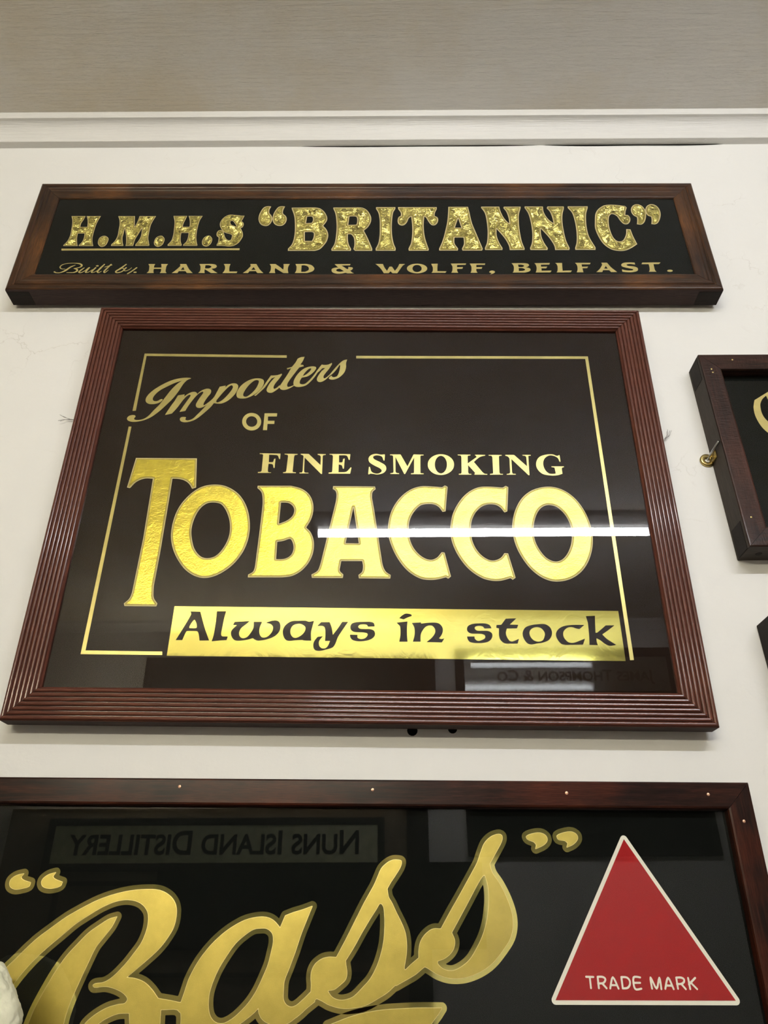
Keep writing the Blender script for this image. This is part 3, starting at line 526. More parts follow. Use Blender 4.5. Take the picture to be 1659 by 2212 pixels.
    ('T', 'dark', 'n', '687,-2080! 808,-2071! 810,-2088! 902,-2076 1007,-2073 1059,-2091 1095,-2140 1098,-2195 1076,-2250 1044,-2292! 1075,-2302 1115,-2293! 1082,-2347! 882,-2344! 951,-2284 994,-2218 995,-2163 964,-2120 923,-2111 870,-2132 827,-2187 804,-2242 800,-2339! 699,-2340! 721,-2253 723,-2166 711,-2122!'),
    ('T', 'dark', 's', '1749,-2145! 1658,-2148! 1633,-2119 1581,-2111 1534,-2125 1527,-2153 1557,-2180 1630,-2181 1703,-2184 1748,-2211 1756,-2254 1727,-2309 1664,-2342 1539,-2352 1457,-2338 1427,-2301 1419,-2263! 1517,-2262! 1521,-2294 1561,-2323 1613,-2310 1656,-2282 1658,-2244 1618,-2225 1545,-2221 1472,-2219 1432,-2192 1423,-2154 1440,-2115 1499,-2087 1583,-2078 1667,-2078 1728,-2101'),
    ('T', 'dark', 't', '1949,-2008! 2091,-2001! 1996,-2091! 2111,-2092! 2090,-2142! 1955,-2145! 1938,-2209 1948,-2263 1980,-2317 2021,-2325 2106,-2289! 2084,-2354! 1983,-2355 1911,-2350 1862,-2307 1845,-2243 1851,-2144! 1815,-2136! 1820,-2098! 1883,-2094!'),
    ('T', 'dark', 'o', '2384,-2081 2473,-2082 2536,-2129 2551,-2211 2510,-2293 2429,-2334 2339,-2350 2260,-2364 2207,-2342 2168,-2273 2162,-2203 2200,-2132 2282,-2096|2352,-2121 2412,-2136 2452,-2188 2454,-2235 2420,-2305 2363,-2326 2298,-2306 2258,-2249 2254,-2190 2289,-2143'),
    ('T', 'dark', 'c', '2993,-2086! 2925,-2143! 2881,-2135 2828,-2117 2771,-2124 2716,-2168 2698,-2221 2711,-2279 2761,-2331 2827,-2336 2896,-2312 2983,-2276! 2946,-2360! 2813,-2363 2680,-2360 2630,-2315 2602,-2234 2628,-2163 2705,-2110 2831,-2088'),
    ('T', 'dark', 'k', '3030,-1961! 3151,-1955! 3142,-2052 3131,-2194! 3153,-2193! 3227,-2134 3278,-2090! 3395,-2088! 3303,-2157 3217,-2216! 3266,-2274 3326,-2319 3384,-2359! 3297,-2372 3235,-2343 3185,-2298 3133,-2269! 3132,-2321 3141,-2365! 3031,-2363! 3041,-2253 3047,-2053!'),
    ('R', 'script', 'quotation_mark', '-3200,2053! -3223,2016 -3190,1987 -3101,1962! -3109,1924 -3182,1901 -3257,1892 -3313,1911 -3337,1946 -3333,1992 -3279,2033'),
    ('R', 'script', 'quotation_mark', '-2836,2068! -2858,2025 -2820,1996 -2737,1970! -2748,1933 -2813,1909 -2889,1905 -2951,1925 -2976,1966 -2963,2006 -2908,2047'),
    ('R', 'script', 'quotation_mark', '2618,2497 2707,2529 2794,2532 2849,2499 2856,2452 2811,2405 2714,2362! 2725,2405 2699,2438! 2629,2464'),
    ('R', 'script', 'quotation_mark', '2979,2506 3069,2541 3157,2548 3211,2515 3212,2468 3156,2414 3080,2381! 3093,2427 3060,2454! 2989,2466'),
    ('R', 'word', 'script_word', '-3274,981! -3173,1111 -3086,1202 -2989,1309 -2888,1407 -2761,1506 -2610,1617 -2452,1708 -2291,1788 -2124,1846 -1952,1884 -1776,1900 -1609,1893 -1487,1840 -1412,1761 -1384,1671 -1392,1538 -1450,1418 -1532,1310 -1661,1192 -1768,1102 -1842,1039! -1756,1034 -1641,999 -1546,933 -1461,847! -1422,752! -1408,584! -1720,581! -1750,719! -1868,713 -1991,668 -2064,618 -2080,578! -2222,577! -2196,627 -2115,697 -1997,762 -1883,793 -1813,804 -1790,845 -1841,895 -1933,935 -2045,958 -2165,949 -2186,967 -2159,982 -2076,993 -1989,1043 -1875,1159 -1796,1265 -1727,1373 -1688,1514 -1697,1647 -1748,1724 -1832,1775 -1950,1796 -2086,1778 -2227,1721 -2363,1641 -2496,1552 -2622,1441 -2747,1332 -2868,1214 -2982,1076 -3070,941 -3120,854! -3210,737!'),
    ('R', 'word', 'script_word', '-2048,1622! -2089,1522 -2158,1423 -2226,1326 -2283,1176 -2336,1019 -2394,835 -2424,694 -2434,575! -2812,572! -2769,741 -2701,914 -2619,1090 -2529,1238 -2430,1356 -2328,1465 -2218,1543 -2129,1599'),
    ('R', 'word', 'script_word', '-1473,852! -1424,845 -1327,833 -1228,816! -1182,744! -1280,758! -1428,752!'),
    ('R', 'word', 'script_word', '140,1745! 94,1629 34,1477 -23,1297 -80,1140 -123,1024 -127,929 -121,854 -90,808 -34,785 20,800 94,856 168,922! 217,838! 100,754 17,689 -67,638 -154,624 -253,636 -333,677 -371,732 -380,778! -426,731 -528,657 -631,592! -671,556! -1182,552! -1199,716 -1231,743! -1241,817! -1214,817! -1188,911 -1159,1026 -1107,1142 -1041,1249 -942,1369 -817,1480 -687,1562 -576,1609 -440,1633 -346,1626 -274,1591 -205,1525! -181,1586 -156,1648! -72,1679 43,1711|-407,1524 -349,1519 -288,1474 -270,1394 -285,1295 -309,1177 -355,1061 -411,937 -479,833 -559,748 -651,674 -745,632 -822,641 -883,691 -915,773 -923,885 -902,989 -855,1114 -789,1232 -691,1371 -585,1462 -498,1513'),
    ('R', 'word', 'script_word', '1108,2230 1147,2219 1141,2169 1092,2089 1027,2000 984,1931! 1001,1844 1038,1787 1092,1683 1145,1590 1186,1497 1202,1406 1201,1306 1185,1207 1174,1149 1189,1131! 1267,1181 1351,1249! 1406,1173! 1307,1110 1204,1057 1081,995 990,925 879,864 768,811 648,785 507,780 374,808 292,846 235,867! 172,815 86,738 28,695! -16,746! 70,823 171,918! 173,987 164,1057 170,1119 203,1181 273,1231 345,1249 433,1247! 526,1409 626,1595 728,1785 833,1959 875,2048 917,2137 982,2197 1048,2228|926,1777! 948,1739 959,1645 960,1533 950,1404 920,1277 875,1160 805,1045 725,966 635,887 555,857 474,852 402,877 354,928 353,941! 419,950 479,990 539,1043 552,1104 539,1175 533,1220! 572,1274 632,1365 703,1484 795,1625 868,1729 899,1777'),
    ('R', 'word', 'script_word', '2288,2517 2330,2502 2326,2448 2262,2342 2167,2197! 2190,2107 2267,1993 2340,1843 2385,1695 2389,1573 2353,1453 2263,1334 2134,1205 1996,1123 1833,1071 1673,1064 1541,1097 1436,1153 1396,1170! 1295,1095 1181,1037 1088,991! 1035,1058! 1182,1128! 1249,1186 1337,1251! 1338,1327 1360,1410 1416,1481 1498,1530 1587,1531! 1696,1702 1813,1876 1919,2041 2026,2209 2075,2327 2123,2420 2199,2487|2097,2081 2122,2030 2138,1941 2137,1816 2106,1632 2056,1487 1981,1355 1894,1238 1797,1168 1703,1132 1609,1143 1544,1189 1538,1223! 1613,1247 1682,1294 1724,1353 1734,1424 1702,1496! 1789,1629 1908,1814 2029,2004'),
    ('R', 'script', 'flourish', '1575,789! 1532,733 1438,629! 362,621! 412,638 568,693 729,734 931,765 1131,779 1337,788'),
    ('R', 'triangle', 'triangle', '3756,2473! 4715,882! 2792,871!'),
    ('S', 'flat', 'c', '-3708,949! -3581,1031 -3432,1128! -3193,1253! -2922,1299 -2737,1137! -2767,823! -2877,797! -2922,1027 -3112,1140 -3308,1094 -3478,947 -3502,1038! -3573,975 -3629,884 -3647,811 -3655,702 -3637,603 -3587,514 -3486,407 -3283,362 -3014,430! -2932,342! -3188,187 -3445,154 -3624,285 -3704,390 -3747,506 -3770,649 -3760,793 -3736,875'),
]
STROKES = [
    ('B', 'stroke', 'b', '-5129,-752,12 -5201,-801,29 -5272,-885,37 -5350,-938,21 -5423,-942,16 -5461,-921,28|-5287,-850,8 -5355,-843,15 -5387,-801,21 -5362,-744,16 -5280,-710,12 -5162,-701,12 -5055,-716,25 -5009,-759,33 -5036,-807,21 -5134,-837,9|-5134,-837,9 -5072,-862,28 -5072,-906,33 -5128,-938,16 -5239,-938,12'),
    ('B', 'stroke', 'u', '-4953,-816,12 -5000,-875,29 -5027,-925,29 -4987,-940,16 -4924,-885,12 -4878,-816,16|-4864,-812,23 -4900,-896,29 -4904,-934,21 -4850,-921,12 -4802,-864,9'),
    ('B', 'stroke', 'i', '-4752,-816,25 -4796,-896,29 -4800,-934,21 -4753,-927,12 -4696,-875,9|-4739,-769,33 -4724,-769,33'),
    ('B', 'stroke', 'l', '-4612,-731,21 -4662,-822,32 -4702,-906,29 -4681,-938,18 -4631,-906,9'),
    ('B', 'stroke', 't', '-4493,-731,21 -4543,-822,30 -4584,-906,29 -4566,-938,18 -4515,-875,9|-4591,-801,14 -4475,-748,15'),
    ('B', 'stroke', 'b', '-4225,-731,21 -4304,-833,32 -4376,-907,28 -4351,-942,21 -4274,-917,21 -4240,-858,23 -4275,-829,12 -4314,-858,11'),
    ('B', 'stroke', 'y', '-4210,-816,25 -4238,-871,25 -4206,-896,15 -4150,-865,11 -4114,-816,11|-4024,-816,23 -4104,-913,23 -4162,-967,21'),
    ('B', 'stroke', 'full_stop', '-4047,-930,29 -4020,-930,28'),
    ('R', 'white', 't', '3144,1088,20 3222,1087,19|3183,1088,19 3183,984,19'),
    ('R', 'white', 'r', '3268,1089,19 3268,984,20|3268,1089,19 3318,1089,20 3346,1075,19 3344,1052,20 3319,1031,19 3266,1028,20|3310,1028,20 3351,984,20'),
    ('R', 'white', 'a', '3390,983,19 3432,1086,19 3479,982,19|3404,1013,19 3468,1013,19'),
    ('R', 'white', 'd', '3524,1088,20 3524,984,19|3524,1088,20 3580,1086,19 3609,1058,19 3605,1018,19 3575,989,20 3524,984,19'),
    ('R', 'white', 'e', '3727,1087,19 3655,1085,20 3655,982,19 3724,983,19|3655,1036,19 3719,1037,19'),
    ('R', 'white', 'm', '3839,985,19 3839,1087,19 3888,986,19 3934,1085,19 3938,981,19'),
    ('R', 'white', 'a', '3981,984,19 4028,1086,20 4070,982,19|3997,1014,20 4060,1013,19'),
    ('R', 'white', 'r', '4117,986,19 4116,1088,19|4116,1088,19 4166,1089,20 4196,1075,19 4192,1048,20 4160,1031,19 4114,1029,20|4161,1030,20 4200,983,19'),
    ('R', 'white', 'k', '4244,1086,19 4248,984,19|4320,1087,20 4243,1027,20|4267,1041,19 4322,984,19'),
]

# ------------------------------------------------------------------ the room
CEIL = EYE+1.506
def struct(o): o['kind'] = 'structure'; return o
XL, XR, YB = -4.0, 3.2, -3.3
def grid_plane(name, p0, u, v, mat, nu=1, nv=1):
    p0, u, v = Vector(p0), Vector(u), Vector(v)
    V = [p0+u*(i/nu)+v*(j/nv) for j in range(nv+1) for i in range(nu+1)]
    F = [(j*(nu+1)+i, j*(nu+1)+i+1, (j+1)*(nu+1)+i+1, (j+1)*(nu+1)+i) for j in range(nv) for i in range(nu)]
    return struct(mesh_obj(name, V, F, mat))
wall_front = struct(bm_obj('wall_front', box_bm(XL, XR, 0, 0.12, 0, CEIL), M['wall']))
struct(bm_obj('wall_back', box_bm(XL, XR, YB-0.12, YB, 0, CEIL), M['wall_far']))
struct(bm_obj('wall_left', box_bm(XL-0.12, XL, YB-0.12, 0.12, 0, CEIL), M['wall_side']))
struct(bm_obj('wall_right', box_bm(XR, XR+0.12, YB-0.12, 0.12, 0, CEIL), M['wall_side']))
struct(bm_obj('floor', box_bm(XL-0.12, XR+0.12, YB-0.12, 0.12, -0.1, 0), M['floor']))
struct(bm_obj('ceiling', box_bm(XL-0.12, XR+0.12, YB-0.12, 0.12, CEIL, CEIL+0.1), M['ceiling']))

def cornice(name, y_wall, sgn):
    zb = EYE+1.4473
    prof = [(0, zb), (0.0146, zb), (0.0152, zb+0.0016)]
    for k in range(1, 11):                                   # hollow of the cove
        a = k/10*math.pi/2
        prof.append((0.0152+0.0225*(1-math.cos(a)), zb+0.0016+0.0385*math.sin(a)))
    prof += [(0.0400, zb+0.0403), (0.0405, zb+0.0415), (0.0405, CEIL+0.001), (0, CEIL+0.001)]
    V = []; F = []; n = len(prof)
    for x in (XL, XR):
        V += [(x, y_wall+sgn*p, z) for p, z in prof]
    for k in range(n): F.append((k, (k+1) % n, n+(k+1) % n, n+k))
    F += [tuple(range(n)), tuple(range(2*n-1, n-1, -1))]
    bm = bmesh.new(); vs = [bm.verts.new(v) for v in V]
    for f in F: bm.faces.new([vs[i] for i in f])
    o = struct(bm_obj(name, bm, M['cornice']))
    return o
corn = cornice('trim_1', 0.0, -1)
cornice('trim_2', YB, 1)
# the open joint between plaster and cornice, a dark crack of uneven width
def crack(x0, x1, w):
    V = []; F = []; n = 16
    for i in range(n+1):
        t = i/n; x = x0+(x1-x0)*t; h = w*math.sin(math.pi*t)**0.6*(0.8+0.2*math.sin(9*t))
        V += [(x, -0.0006, EYE+1.4474), (x, -0.0006, EYE+1.4474-h-0.0002)]
    for i in range(n): F.append((2*i, 2*i+1, 2*i+3, 2*i+2))
    mesh_obj('joint_gap', V, F, M['black'], wall_front)
crack(-0.17, 0.315, 0.0034); crack(0.33, 0.70, 0.0050)
for x in (0.462, 0.487, 0.530, 0.592, 0.648):                # filled screw heads under the cornice lip
    bm = bmesh.new()
    for r0, r1, z in ((0.0024, 0.0034, 0.0004),):
        n = 18; a = [bm.verts.new((r0*math.cos(2*math.pi*k/n)*0.9, r0*math.sin(2*math.pi*k/n)*1.2, -z)) for k in range(n)]
        b = [bm.verts.new((r1*math.cos(2*math.pi*k/n)*0.9, r1*math.sin(2*math.pi*k/n)*1.2, -z)) for k in range(n)]
        c = [bm.verts.new((r1*math.cos(2*math.pi*k/n)*0.9, r1*math.sin(2*math.pi*k/n)*1.2, 0)) for k in range(n)]
        for k in range(n):
            q = (k+1) % n; bm.faces.new((a[k], a[q], b[q], b[k])); bm.faces.new((b[k], b[q], c[q], c[k]))
    bm_obj('screw_ring', bm, M['wall'], corn, loc=(x*1.02, -0.0075, EYE+1.4473))
def disc(name, r, mat, parent, loc, rot=None, h=0.0006, seg=14, dome=0.0):
    bm = bmesh.new(); ring = [bm.verts.new((r*math.cos(2*math.pi*k/seg), 0, r*math.sin(2*math.pi*k/seg))) for k in range(seg)]
    ring2 = [bm.verts.new((0.86*r*math.cos(2*math.pi*k/seg), -h, 0.86*r*math.sin(2*math.pi*k/seg))) for k in range(seg)]
    c = bm.verts.new((0, -h-dome, 0))
    for k in range(seg):
        q = (k+1) % seg; bm.faces.new((ring[k], ring[q], ring2[q], ring2[k])); bm.faces.new((ring2[k], ring2[q], c))
    return bm_obj(name, bm, mat, parent, False, loc)
disc('screw_hole', 0.0068, M['black'], wall_front, (0.0333, 0, EYE+0.2500), h=0.0004)
disc('screw_hole', 0.0060, M['black'], wall_front, (0.0852, 0, EYE+0.2520), h=0.0004)

# ------------------------------------------------------------------ fluorescent battens on the ceiling
def batten(name, x0, x1, y, label, mat, zt=1.452):
    L = x1-x0; on_wall = zt < 1.3
    if on_wall: m = Matrix.Translation(((x0+x1)/2, YB, EYE+zt)) @ Matrix.Rotation(math.pi/2, 4, 'X')
    else: m = Matrix.Translation(((x0+x1)/2, y, CEIL))
    t = empty(name, m); tag(t, label, 'light fitting')
    bm = bmesh.new(); pr = [(-0.055, 0), (-0.055, -0.020), (-0.020, -0.042), (0.020, -0.042), (0.055, -0.020), (0.055, 0)]
    va = [[bm.verts.new((sx*L/2, q[0], q[1])) for q in pr] for sx in (-1, 1)]
    for k in range(6): bm.faces.new((va[0][k], va[0][(k+1) % 6], va[1][(k+1) % 6], va[1][k]))
    bm.faces.new(va[0]); bm.faces.new(va[1][::-1])
    bm_obj('casing', bm, M['white_enamel'], t)
    zc = -0.066
    for s in (-1, 1):
        bm = box_bm(s*L/2-0.014, s*L/2+0.014, -0.018, 0.018, zc-0.024, -0.004, 0.003); bm_obj('lamp_holder', bm, M['white_enamel'], t)
    tube_mesh('tube', [(-L/2+0.016, 0, zc), (L/2-0.016, 0, zc)], 0.017, mat, t, 16)
batten('fluorescent_batten', -0.30, 1.50, -1.97, 'white fluorescent batten with lit tube reflected in the tobacco sign', M['tube_front'])
batten('fluorescent_batten', -1.75, 0.05, YB+0.055, 'white fluorescent batten low on the opposite wall, above the distillery sign', M['tube_side'], 0.97)

# ------------------------------------------------------------------ signs
def sign_root(name, c, t, r):
    m = Matrix.Translation((c[0], c[1], c[2]+EYE)) @ Matrix.Rotation(-r, 4, 'Y') @ Matrix.Rotation(t, 4, 'X')
    return empty(name, m)
def rail(parent, w, h, prof, side, mat, side_mat=None):
    """one mitred length of moulding; prof = (distance in from the outer edge, distance back from the front)"""
    L = w if side in 'TB' else h
    V = []; F = []; n = len(prof); gap = 0.0003
    cuts = 9
    for k in range(cuts):
        s = k/(cuts-1)
        for u, d in prof:
            a = -L/2+u+gap; b = L/2-u-gap
            V.append((a+(b-a)*s, d, -u))
    for k in range(cuts-1):
        for i in range(n):
            j = (i+1) % n; F.append((k*n+i, k*n+j, (k+1)*n+j, (k+1)*n+i))
    F += [tuple(range(n)), tuple(range(cuts*n-1, (cuts-1)*n-1, -1))]
    bm = bmesh.new(); vs = [bm.verts.new(v) for v in V]
    for f in F: bm.faces.new([vs[i] for i in f])
    o = bm_obj('frame_rail', bm, mat, parent)
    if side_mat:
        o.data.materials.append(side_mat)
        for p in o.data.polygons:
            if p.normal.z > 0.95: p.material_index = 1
    ang = {'T': 0, 'B': math.pi, 'R': math.pi/2, 'L': -math.pi/2}[side]
    off = {'T': (0, 0, h/2), 'B': (0, 0, -h/2), 'R': (w/2, 0, 0), 'L': (-w/2, 0, 0)}[side]
    o.rotation_euler = (0, ang, 0); o.location = off
    return o
def prof_reeded(wid, D, rec, n=7, hgt=0.0026):
    p = [(0, D), (0, hgt+0.0005)]
    g = 0.0003; rw = (wid-0.0025)/n
    for i in range(n):
        for k in range(0, 9):
            a = math.pi*k/8
            p.append((0.0006+i*rw+rw/2-(rw/2-g)*math.cos(a), hgt*(1-math.sin(a)**0.8) if 0 < k < 8 else hgt))
    p += [(wid-0.0012, hgt+0.001), (wid, hgt+0.0025), (wid, rec+0.004), (wid, D)]
    return p
def prof_ogee(wid, D, rec):
    p = [(0, D), (0, 0.0045), (0.0006, 0.0022), (0.0022, 0.0008), (0.0045, 0.0003), (0.0105, 0.0004)]
    p += [(0.0118, 0.0016), (0.0128, 0.0022), (0.0136, 0.0014), (0.0155, 0.0002), (0.0180, 0.0), (0.0205, 0.0005), (0.0225, 0.0018)]
    p += [(0.0260, 0.0026), (0.0320, 0.0030), (wid-0.004, 0.0031), (wid-0.0015, 0.0038), (wid, 0.0052), (wid, rec+0.004), (wid, D)]
    return p
def prof_flat(wid, D, rec, r=0.0018):
    return [(0, D), (0, r*1.2), (r*0.35, r*0.35), (r*1.2, 0), (wid-r*1.6, 0), (wid-r*0.5, r*0.4), (wid, r*1.6), (wid, rec+0.004), (wid, D)]
LAY = 0.00025
def build_sign(key, root, w, h, wid, D, rec, prof, rail_mat, side_mat, panel_mat):
    for s in 'TBRL': rail(root, w, h, prof, s, rail_mat, side_mat)
    g = 0.0004
    bm_obj('panel', box_bm(-w/2+wid-0.004, w/2-wid+0.004, rec, rec+0.0035, -h/2+wid-0.004, h/2-wid+0.004), panel_mat, root)
    e = wid-g
    mesh_obj('glass_pane', [(-w/2+e, rec-0.0022, -h/2+e), (w/2-e, rec-0.0022, -h/2+e), (w/2-e, rec-0.0022, h/2-e), (-w/2+e, rec-0.0022, h/2-e)], [(0, 1, 2, 3)], M['pane_dusty' if key == 'T' else 'pane'], root)
    words = []
    for sg, style, name, data in GLYPHS:
        if sg != key: continue
        polys = [smooth(c) for c in data.split('|')]
        small = style == 'foil'
        nm = name if len(name) > 1 and name != 'accent_mark' else name
        nm = 'letter' if len(name) == 1 else name
        if style == 'word': words.append(polys); continue
        if style in ('foil', 'leaf'):
            big = name == 'quotation_mark' or np.ptp(polys[0][:, 1]) > 0.095
            band, core = ((0.0019, 0.0040) if big else (0.0011, 0.0027)) if style == 'foil' else (0.0013, 0.0031)
            o = plate(nm, polys, rec-LAY, LAY, M['gold_rim_pale' if style == 'foil' else 'gold_rim'], root)
            xs, ys, S = union_sdf([polys], 0.002, 0.00045)
            plate('inner_band', march(xs, ys, S, band), rec-2*LAY, LAY, M['gold_band'], o)
            plate('gilded_face', march(xs, ys, S, core), rec-3*LAY, LAY, M['gold_foil' if style == 'foil' else 'gold_leaf'], o)
        elif style in ('flat', 'line'):
            plate(nm, polys, rec-LAY, LAY, M['gold_flat' if key == 'T' else 'gold_flat_pale'], root)
        elif style == 'bar':
            plate(nm, polys, rec-LAY, LAY, M['gold_bar'], root)
        elif style == 'dark':
            tag(plate(nm, polys, rec-2*LAY, LAY, M['dark_letter'], root))
        elif style == 'script':
            xs, ys, S = union_sdf([polys], 0.009, 0.0007)
            o = plate(nm, march(xs, ys, S, -0.0053), rec-LAY, LAY, M['gold_mirror'], root)
            plate('bright_edge', march(xs, ys, S, -0.0005), rec-2*LAY, LAY, M['gold_edge'], o)
            plate('gilded_face', polys, rec-3*LAY, LAY, M['gold_matte'], o)
        elif style == 'triangle':
            xs, ys, S = union_sdf([polys], 0.007, 0.0007)
            o = plate('triangle', march(xs, ys, S, -0.0042), rec-LAY, LAY, M['cream'], root)
            plate('triangle_face', polys, rec-2*LAY, LAY, M['red'], o)
            o['label'] = 'red triangle with a cream outline'
    if words:
        xs, ys, S = union_sdf(words, 0.009, 0.0007)
        o = plate('script_word', march(xs, ys, S, -0.0053), rec-LAY, LAY, M['gold_mirror'], root)
        plate('bright_edge', march(xs, ys, S, -0.0005), rec-2*LAY, LAY, M['gold_edge'], o)
        plate('gilded_face', march(xs, ys, S, 0.0), rec-3*LAY, LAY, M['gold_matte'], o)
    for sg, style, name, data in STROKES:
        if sg != key: continue
        st = [[tuple(map(float, t.split(','))) for t in s.split()] for s in data.split('|')]
        nm = 'letter' if len(name) == 1 else name
        plate(nm, stroke_loops(st, 0.0003 if style == 'stroke' else 0.0005), rec-(LAY if style == 'stroke' else 3*LAY), LAY, M['gold_flat_pale' if style == 'stroke' else 'cream'], root)

rB = sign_root('ship_name_sign', POSES['B'][0], POSES['B'][3], POSES['B'][4])
tag(rB, 'long narrow black sign reading BRITANNIC in gold, topmost on the wall', 'sign')
build_sign('B', rB, POSES['B'][1], POSES['B'][2], 0.0408, 0.038, 0.0075, prof_ogee(0.0408, 0.038, 0.0075), M['walnut'], M['walnut_side'], M['panel_black'])
rT = sign_root('tobacco_sign', POSES['T'][0], POSES['T'][3], POSES['T'][4])
tag(rT, 'large brown sign reading TOBACCO in a reeded red-brown frame', 'sign')
build_sign('T', rT, POSES['T'][1], POSES['T'][2], 0.0433, 0.0275, 0.0097, prof_reeded(0.0433, 0.0275, 0.0097), M['reeded'], M['walnut_side'], M['panel_brown'])
rR = sign_root('brewery_sign', POSES['R'][0], POSES['R'][3], POSES['R'][4])
tag(rR, 'black sign with gold script word and red TRADE MARK triangle', 'sign')
build_sign('R', rR, 1.06, 0.62, 0.0305, 0.0395, 0.014, prof_flat(0.0305, 0.0395, 0.014), M['mahogany'], None, M['panel_black'])
rS = sign_root('black_sign', POSES['S'][0], 0.0, 0.0)
tag(rS, 'black sign with a gold capital C, right of the tobacco sign', 'sign')
build_sign('S', rS, 0.9, POSES['S'][2], 0.0315, 0.0445, 0.018, prof_flat(0.0315, 0.0445, 0.018), M['ebony'], M['ebony_side'], M['panel_black'])
# a fifth sign only shows the edge of its frame
rE = sign_root('dark_framed_sign', (0.511+0.45, -0.050, 0.3913-0.105), 0.0, 0.0)
tag(rE, 'dark frame edge at the far right, under the black sign', 'sign')
build_sign('E', rE, 0.9, 0.21, 0.035, 0.0495, 0.015, prof_flat(0.035, 0.0495, 0.015), M['ebony'], M['ebony_side'], M['panel_black'])

# corner end grain, pins and chips on the frames
def grain_patch(root, x0, x1, y0, y1, z0, z1):
    bm_obj('end_grain', box_bm(x0, x1, y0, y1, z0, z1), M['end_grain'], root)
hB, wB = POSES['B'][2]/2, POSES['B'][1]/2
grain_patch(rB, -wB+0.001, -wB+0.040, 0.007, 0.037, -hB-0.0005, -hB+0.001)
grain_patch(rB, wB-0.040, wB-0.001, 0.007, 0.037, -hB-0.0005, -hB+0.001)
hS, wS = POSES['S'][2]/2, 0.45
grain_patch(rS, -wS-0.0006, -wS+0.001, 0.008, 0.039, hS-0.045, hS-0.001)
grain_patch(rS, -wS-0.0006, -wS+0.001, 0.008, 0.039, -hS+0.001, -hS+0.045)
grain_patch(rE, -0.45-0.0006, -0.45+0.001, 0.006, 0.048, 0.105-0.050, 0.105-0.001)
PR = [(-0.1504, 0.3001), (0.0806, 0.2981), (0.3113, 0.2961), (0.4791, 0.2957), (0.5147, 0.2661)]
for x, z in PR: disc('panel_pin', 0.0019, M['copper'], rR, (x, 0.0, z), h=0.0005, dome=0.0003)
for x, z in ((-0.3972, 0.1632), (-0.4341, 0.1374), (-0.4349, 0.1441), (-0.4370, -0.1285)):
    disc('panel_pin', 0.0016, M['brass'], rS, (x, 0.0, z), h=0.0005, dome=0.0003)
disc('screw_head', 0.0048, M['end_grain'], rS, (-0.45+0.022, 0.024, -hS-0.0001), h=0.0004).rotation_euler = (R_(90), 0, 0)

# brass hanging plate and nail beside the black sign
bm = bmesh.new(); n = 22
cx, cz = 0.5005, EYE+0.6640
rings = []
for rr, yy in ((0.0042, -0.0008), (0.0042, -0.0034), (0.0058, -0.0044), (0.0078, -0.0040), (0.0098, -0.0046), (0.0112, -0.0032), (0.0112, -0.0008)):
    rings.append([bm.verts.new((rr*math.cos(2*math.pi*k/n), yy, rr*math.sin(2*math.pi*k/n))) for k in range(n)])
for a, b in zip(rings, rings[1:]):
    for k in range(n): bm.faces.new((a[k], a[(k+1) % n], b[(k+1) % n], b[k]))
plate_o = bm_obj('hanging_plate', bm, M['brass'], None, True, (cx, 0, cz))
plate_o.parent = rS; plate_o.matrix_parent_inverse = rS.matrix_world.inverted()
bm_obj('plate_neck', box_bm(0.0050, 0.0073, -0.0215, -0.0008, -0.0068, 0.0072, 0.0006), M['brass'], plate_o)
nail = tube_mesh('nail', [(0.5005, 0.010, EYE+0.6655), (0.5030, -0.012, EYE+0.6690), (0.5062, -0.040, EYE+0.6735)], [0.0016, 0.0017, 0.0018], M['steel'], None, 10)
tag(nail, 'steel nail driven through the brass plate left of the black sign', 'nail')

# frayed ends of hanging wire behind the tobacco sign
def frayed(name, x, z, sg, label):
    t = empty(name, Matrix.Translation((x, -0.004, EYE+z))); tag(t, label, 'wire')
    rnd = random.Random(int(z*1000))
    for k in range(4):
        a = rnd.uniform(-0.3, 1.1); l = rnd.uniform(0.010, 0.020)
        tube_mesh('strand', [(-sg*0.030, 0, -0.004), (0, 0, rnd.uniform(-.002, .001)), (sg*l*0.6*math.cos(a), -0.002, l*0.5*math.sin(a)), (sg*l*math.cos(a*1.2), -0.003, l*math.sin(a*1.3))], 0.00028, M['wire'], t, 5)
frayed('frayed_wire', 0.4400, 0.7025, 1, 'frayed grey wire end poking out right of the tobacco sign')
frayed('frayed_wire', -0.5050, 0.7480, -1, 'frayed grey wire end poking out left of the tobacco sign')

# white fleece bundle at the lower left, standing on a shelf below the picture
sh = bm_obj('wall_shelf', box_bm(-1.0, 0.9, -0.20, 0, -0.02, 0, 0.002), M['mahogany'], None, False, (0, 0, EYE-0.50))
tag(sh, 'dark wooden shelf on the wall below the lowest sign', 'shelf')
bm = bmesh.new(); bmesh.ops.create_icosphere(bm, subdivisions=6, radius=1.0)
from mathutils import noise as mnoise
for v in bm.verts:
    p = v.co.copy(); z = p.z
    q = Vector((p.x*0.070, p.y*0.046, z*(0.070 if z > 0 else 0.425)))
    nrm = p.normalized()
    d = 0.0016*mnoise.noise(q*110)+0.0012*mnoise.noise(q*260)+0.005*mnoise.noise(q*28)
    v.co = q+nrm*d
fl = bm_obj('fleece_bundle', bm, M['fleece'], None, True, (-0.429, -0.105, EYE-0.068))
tag(fl, 'white woolly bundle at the bottom left corner in front of the gold script', 'fleece')

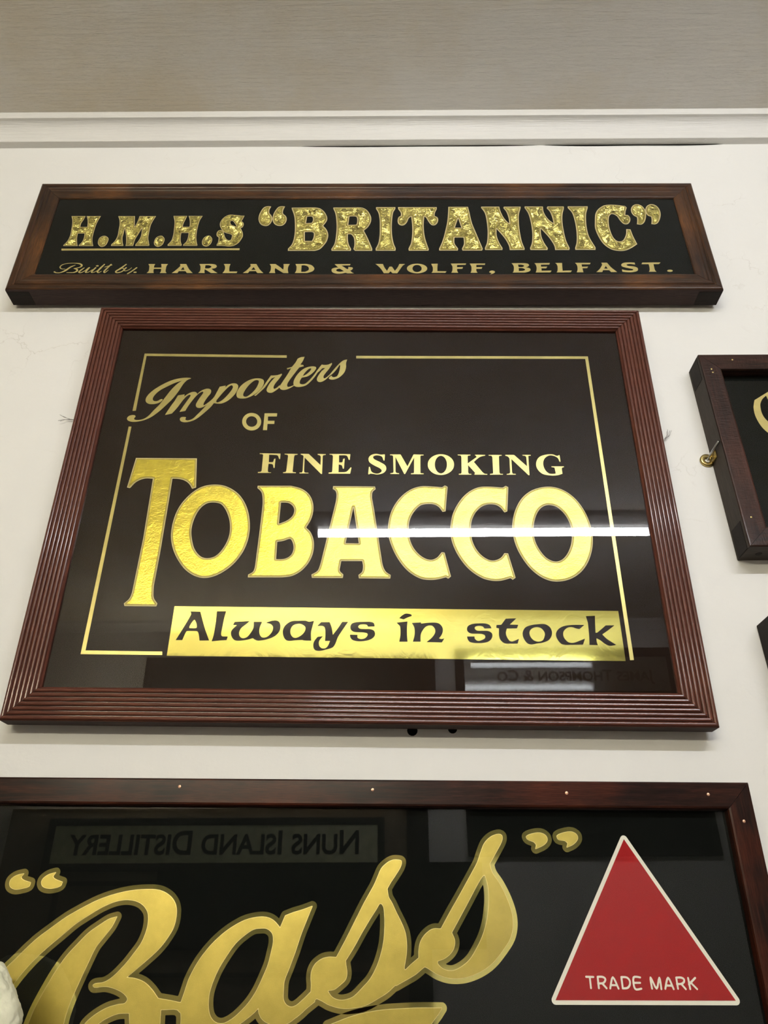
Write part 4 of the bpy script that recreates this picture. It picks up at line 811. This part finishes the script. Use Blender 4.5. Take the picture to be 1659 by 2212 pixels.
# ------------------------------------------------------------------ things on the opposite wall, seen in the glass
def text_mesh(name, body, size, mat, parent, loc, rotz=0.0, ext=0.001, xs=1.0, bold=0.0):
    cu = bpy.data.curves.new(name, 'FONT'); cu.body = body; cu.size = size; cu.extrude = ext; cu.offset = bold; cu.align_x = 'CENTER'; cu.align_y = 'CENTER'; cu.small_caps_scale = 0.84
    for i, ch in enumerate(body):
        if ch.islower(): cu.body_format[i].use_small_caps = True
    o = bpy.data.objects.new(name, cu); COL.objects.link(o)
    dg = bpy.context.evaluated_depsgraph_get(); me = bpy.data.meshes.new_from_object(o.evaluated_get(dg))
    bpy.data.objects.remove(o); me.name = name; me.materials.clear(); me.materials.append(mat)
    t = bpy.data.objects.new(name, me); t.location = loc; t.rotation_euler = (R_(90), 0, rotz); t.scale = (xs, 1, 1)
    return link(t, parent)
def far_sign(name, x0, x1, z0, z1, label, frame_mat, face_mat, text=None, tmat=None, size=0.1, fw=0.03, y=YB, xs=1.0, dz=0.0, bold=0.0, dx=0.0):
    t = empty(name, Matrix.Translation(((x0+x1)/2, y, EYE+(z0+z1)/2)) @ Matrix.Rotation(math.pi, 4, 'Z')); tag(t, label, 'sign')
    w, h = x1-x0, z1-z0
    for s in 'TBRL':
        o = rail(t, w, h, prof_flat(fw, 0.03, 0.008), s, frame_mat); o.location.y = -0.0305
    bm_obj('panel', box_bm(-w/2+fw-0.004, w/2-fw+0.004, -0.0225, -0.018, -h/2+fw-0.004, h/2-fw+0.004), face_mat, t)
    if text: text_mesh('lettering', text, size, tmat, t, (dx, -0.0235, dz), 0.0, 0.0008, xs, bold)
    return t
bd = bm_obj('backing_board', box_bm(-1.02, 1.02, -0.02, 0, -0.55, 0.55), M['brown_board'], None, False, (-0.92, YB+0.022, EYE+0.11))
tag(bd, 'brown wooden board on the opposite wall behind the distillery sign', 'board')
far_sign('distillery_sign', -1.725, -0.012, 0.362, 0.610, 'long sign NUNS ISLAND DISTILLERY on the opposite wall', M['end_grain'], M['silver'], 'Nuns Island Distillery', M['black'], 0.155, 0.036, YB+0.0225, 0.93, 0.0, 0.0035)
f2 = far_sign('whiskey_sign', -1.64, -0.005, -0.091, 0.318, 'black DE LUXE sign under the distillery sign on the opposite wall', M['end_grain'], M['panel_black'], 'DE LUXE', M['grey_letter'], 0.062, 0.02, YB+0.0225, 1.0)
f2.children[-1].location = (-0.49, -0.0235, 0.095)
far_sign('wide_dark_sign', -1.35, 0.27, 1.05, 1.29, 'wide dark sign high on the opposite wall, left of the mirror', M['end_grain'], M['panel_black'])
far_sign('dark_panel_sign', 0.41, 1.69, 0.425, 0.92, 'dark sign on the opposite wall right of the distillery sign', M['end_grain'], M['panel_black'])
post = bm_obj('wall_post', box_bm(-0.055, 0.055, -0.03, 0.03, 0, EYE+0.72), M['end_grain'], None, False, (0.155, YB+0.03, 0))
tag(post, 'black upright post on the opposite wall', 'post')
mt = far_sign('mirror_sign', 0.383, 1.62, 1.04, 1.335, 'framed mirror reading JAMES THOMPSON & Co high on the opposite wall', M['end_grain'], M['mirror'], 'James Thompson & Co', M['olive_letter'], 0.088, 0.05, YB, 1.0, -0.012, 0.0012, -0.045)
bv = bm_obj('bevel_strip', box_bm(-0.486, 0.486, -0.0012, 0.0012, -0.016, 0.016), M['mirror'], mt, False, (0.0445, -0.0245, 0.049)); bv.rotation_euler = (R_(3.5), 0, 0)
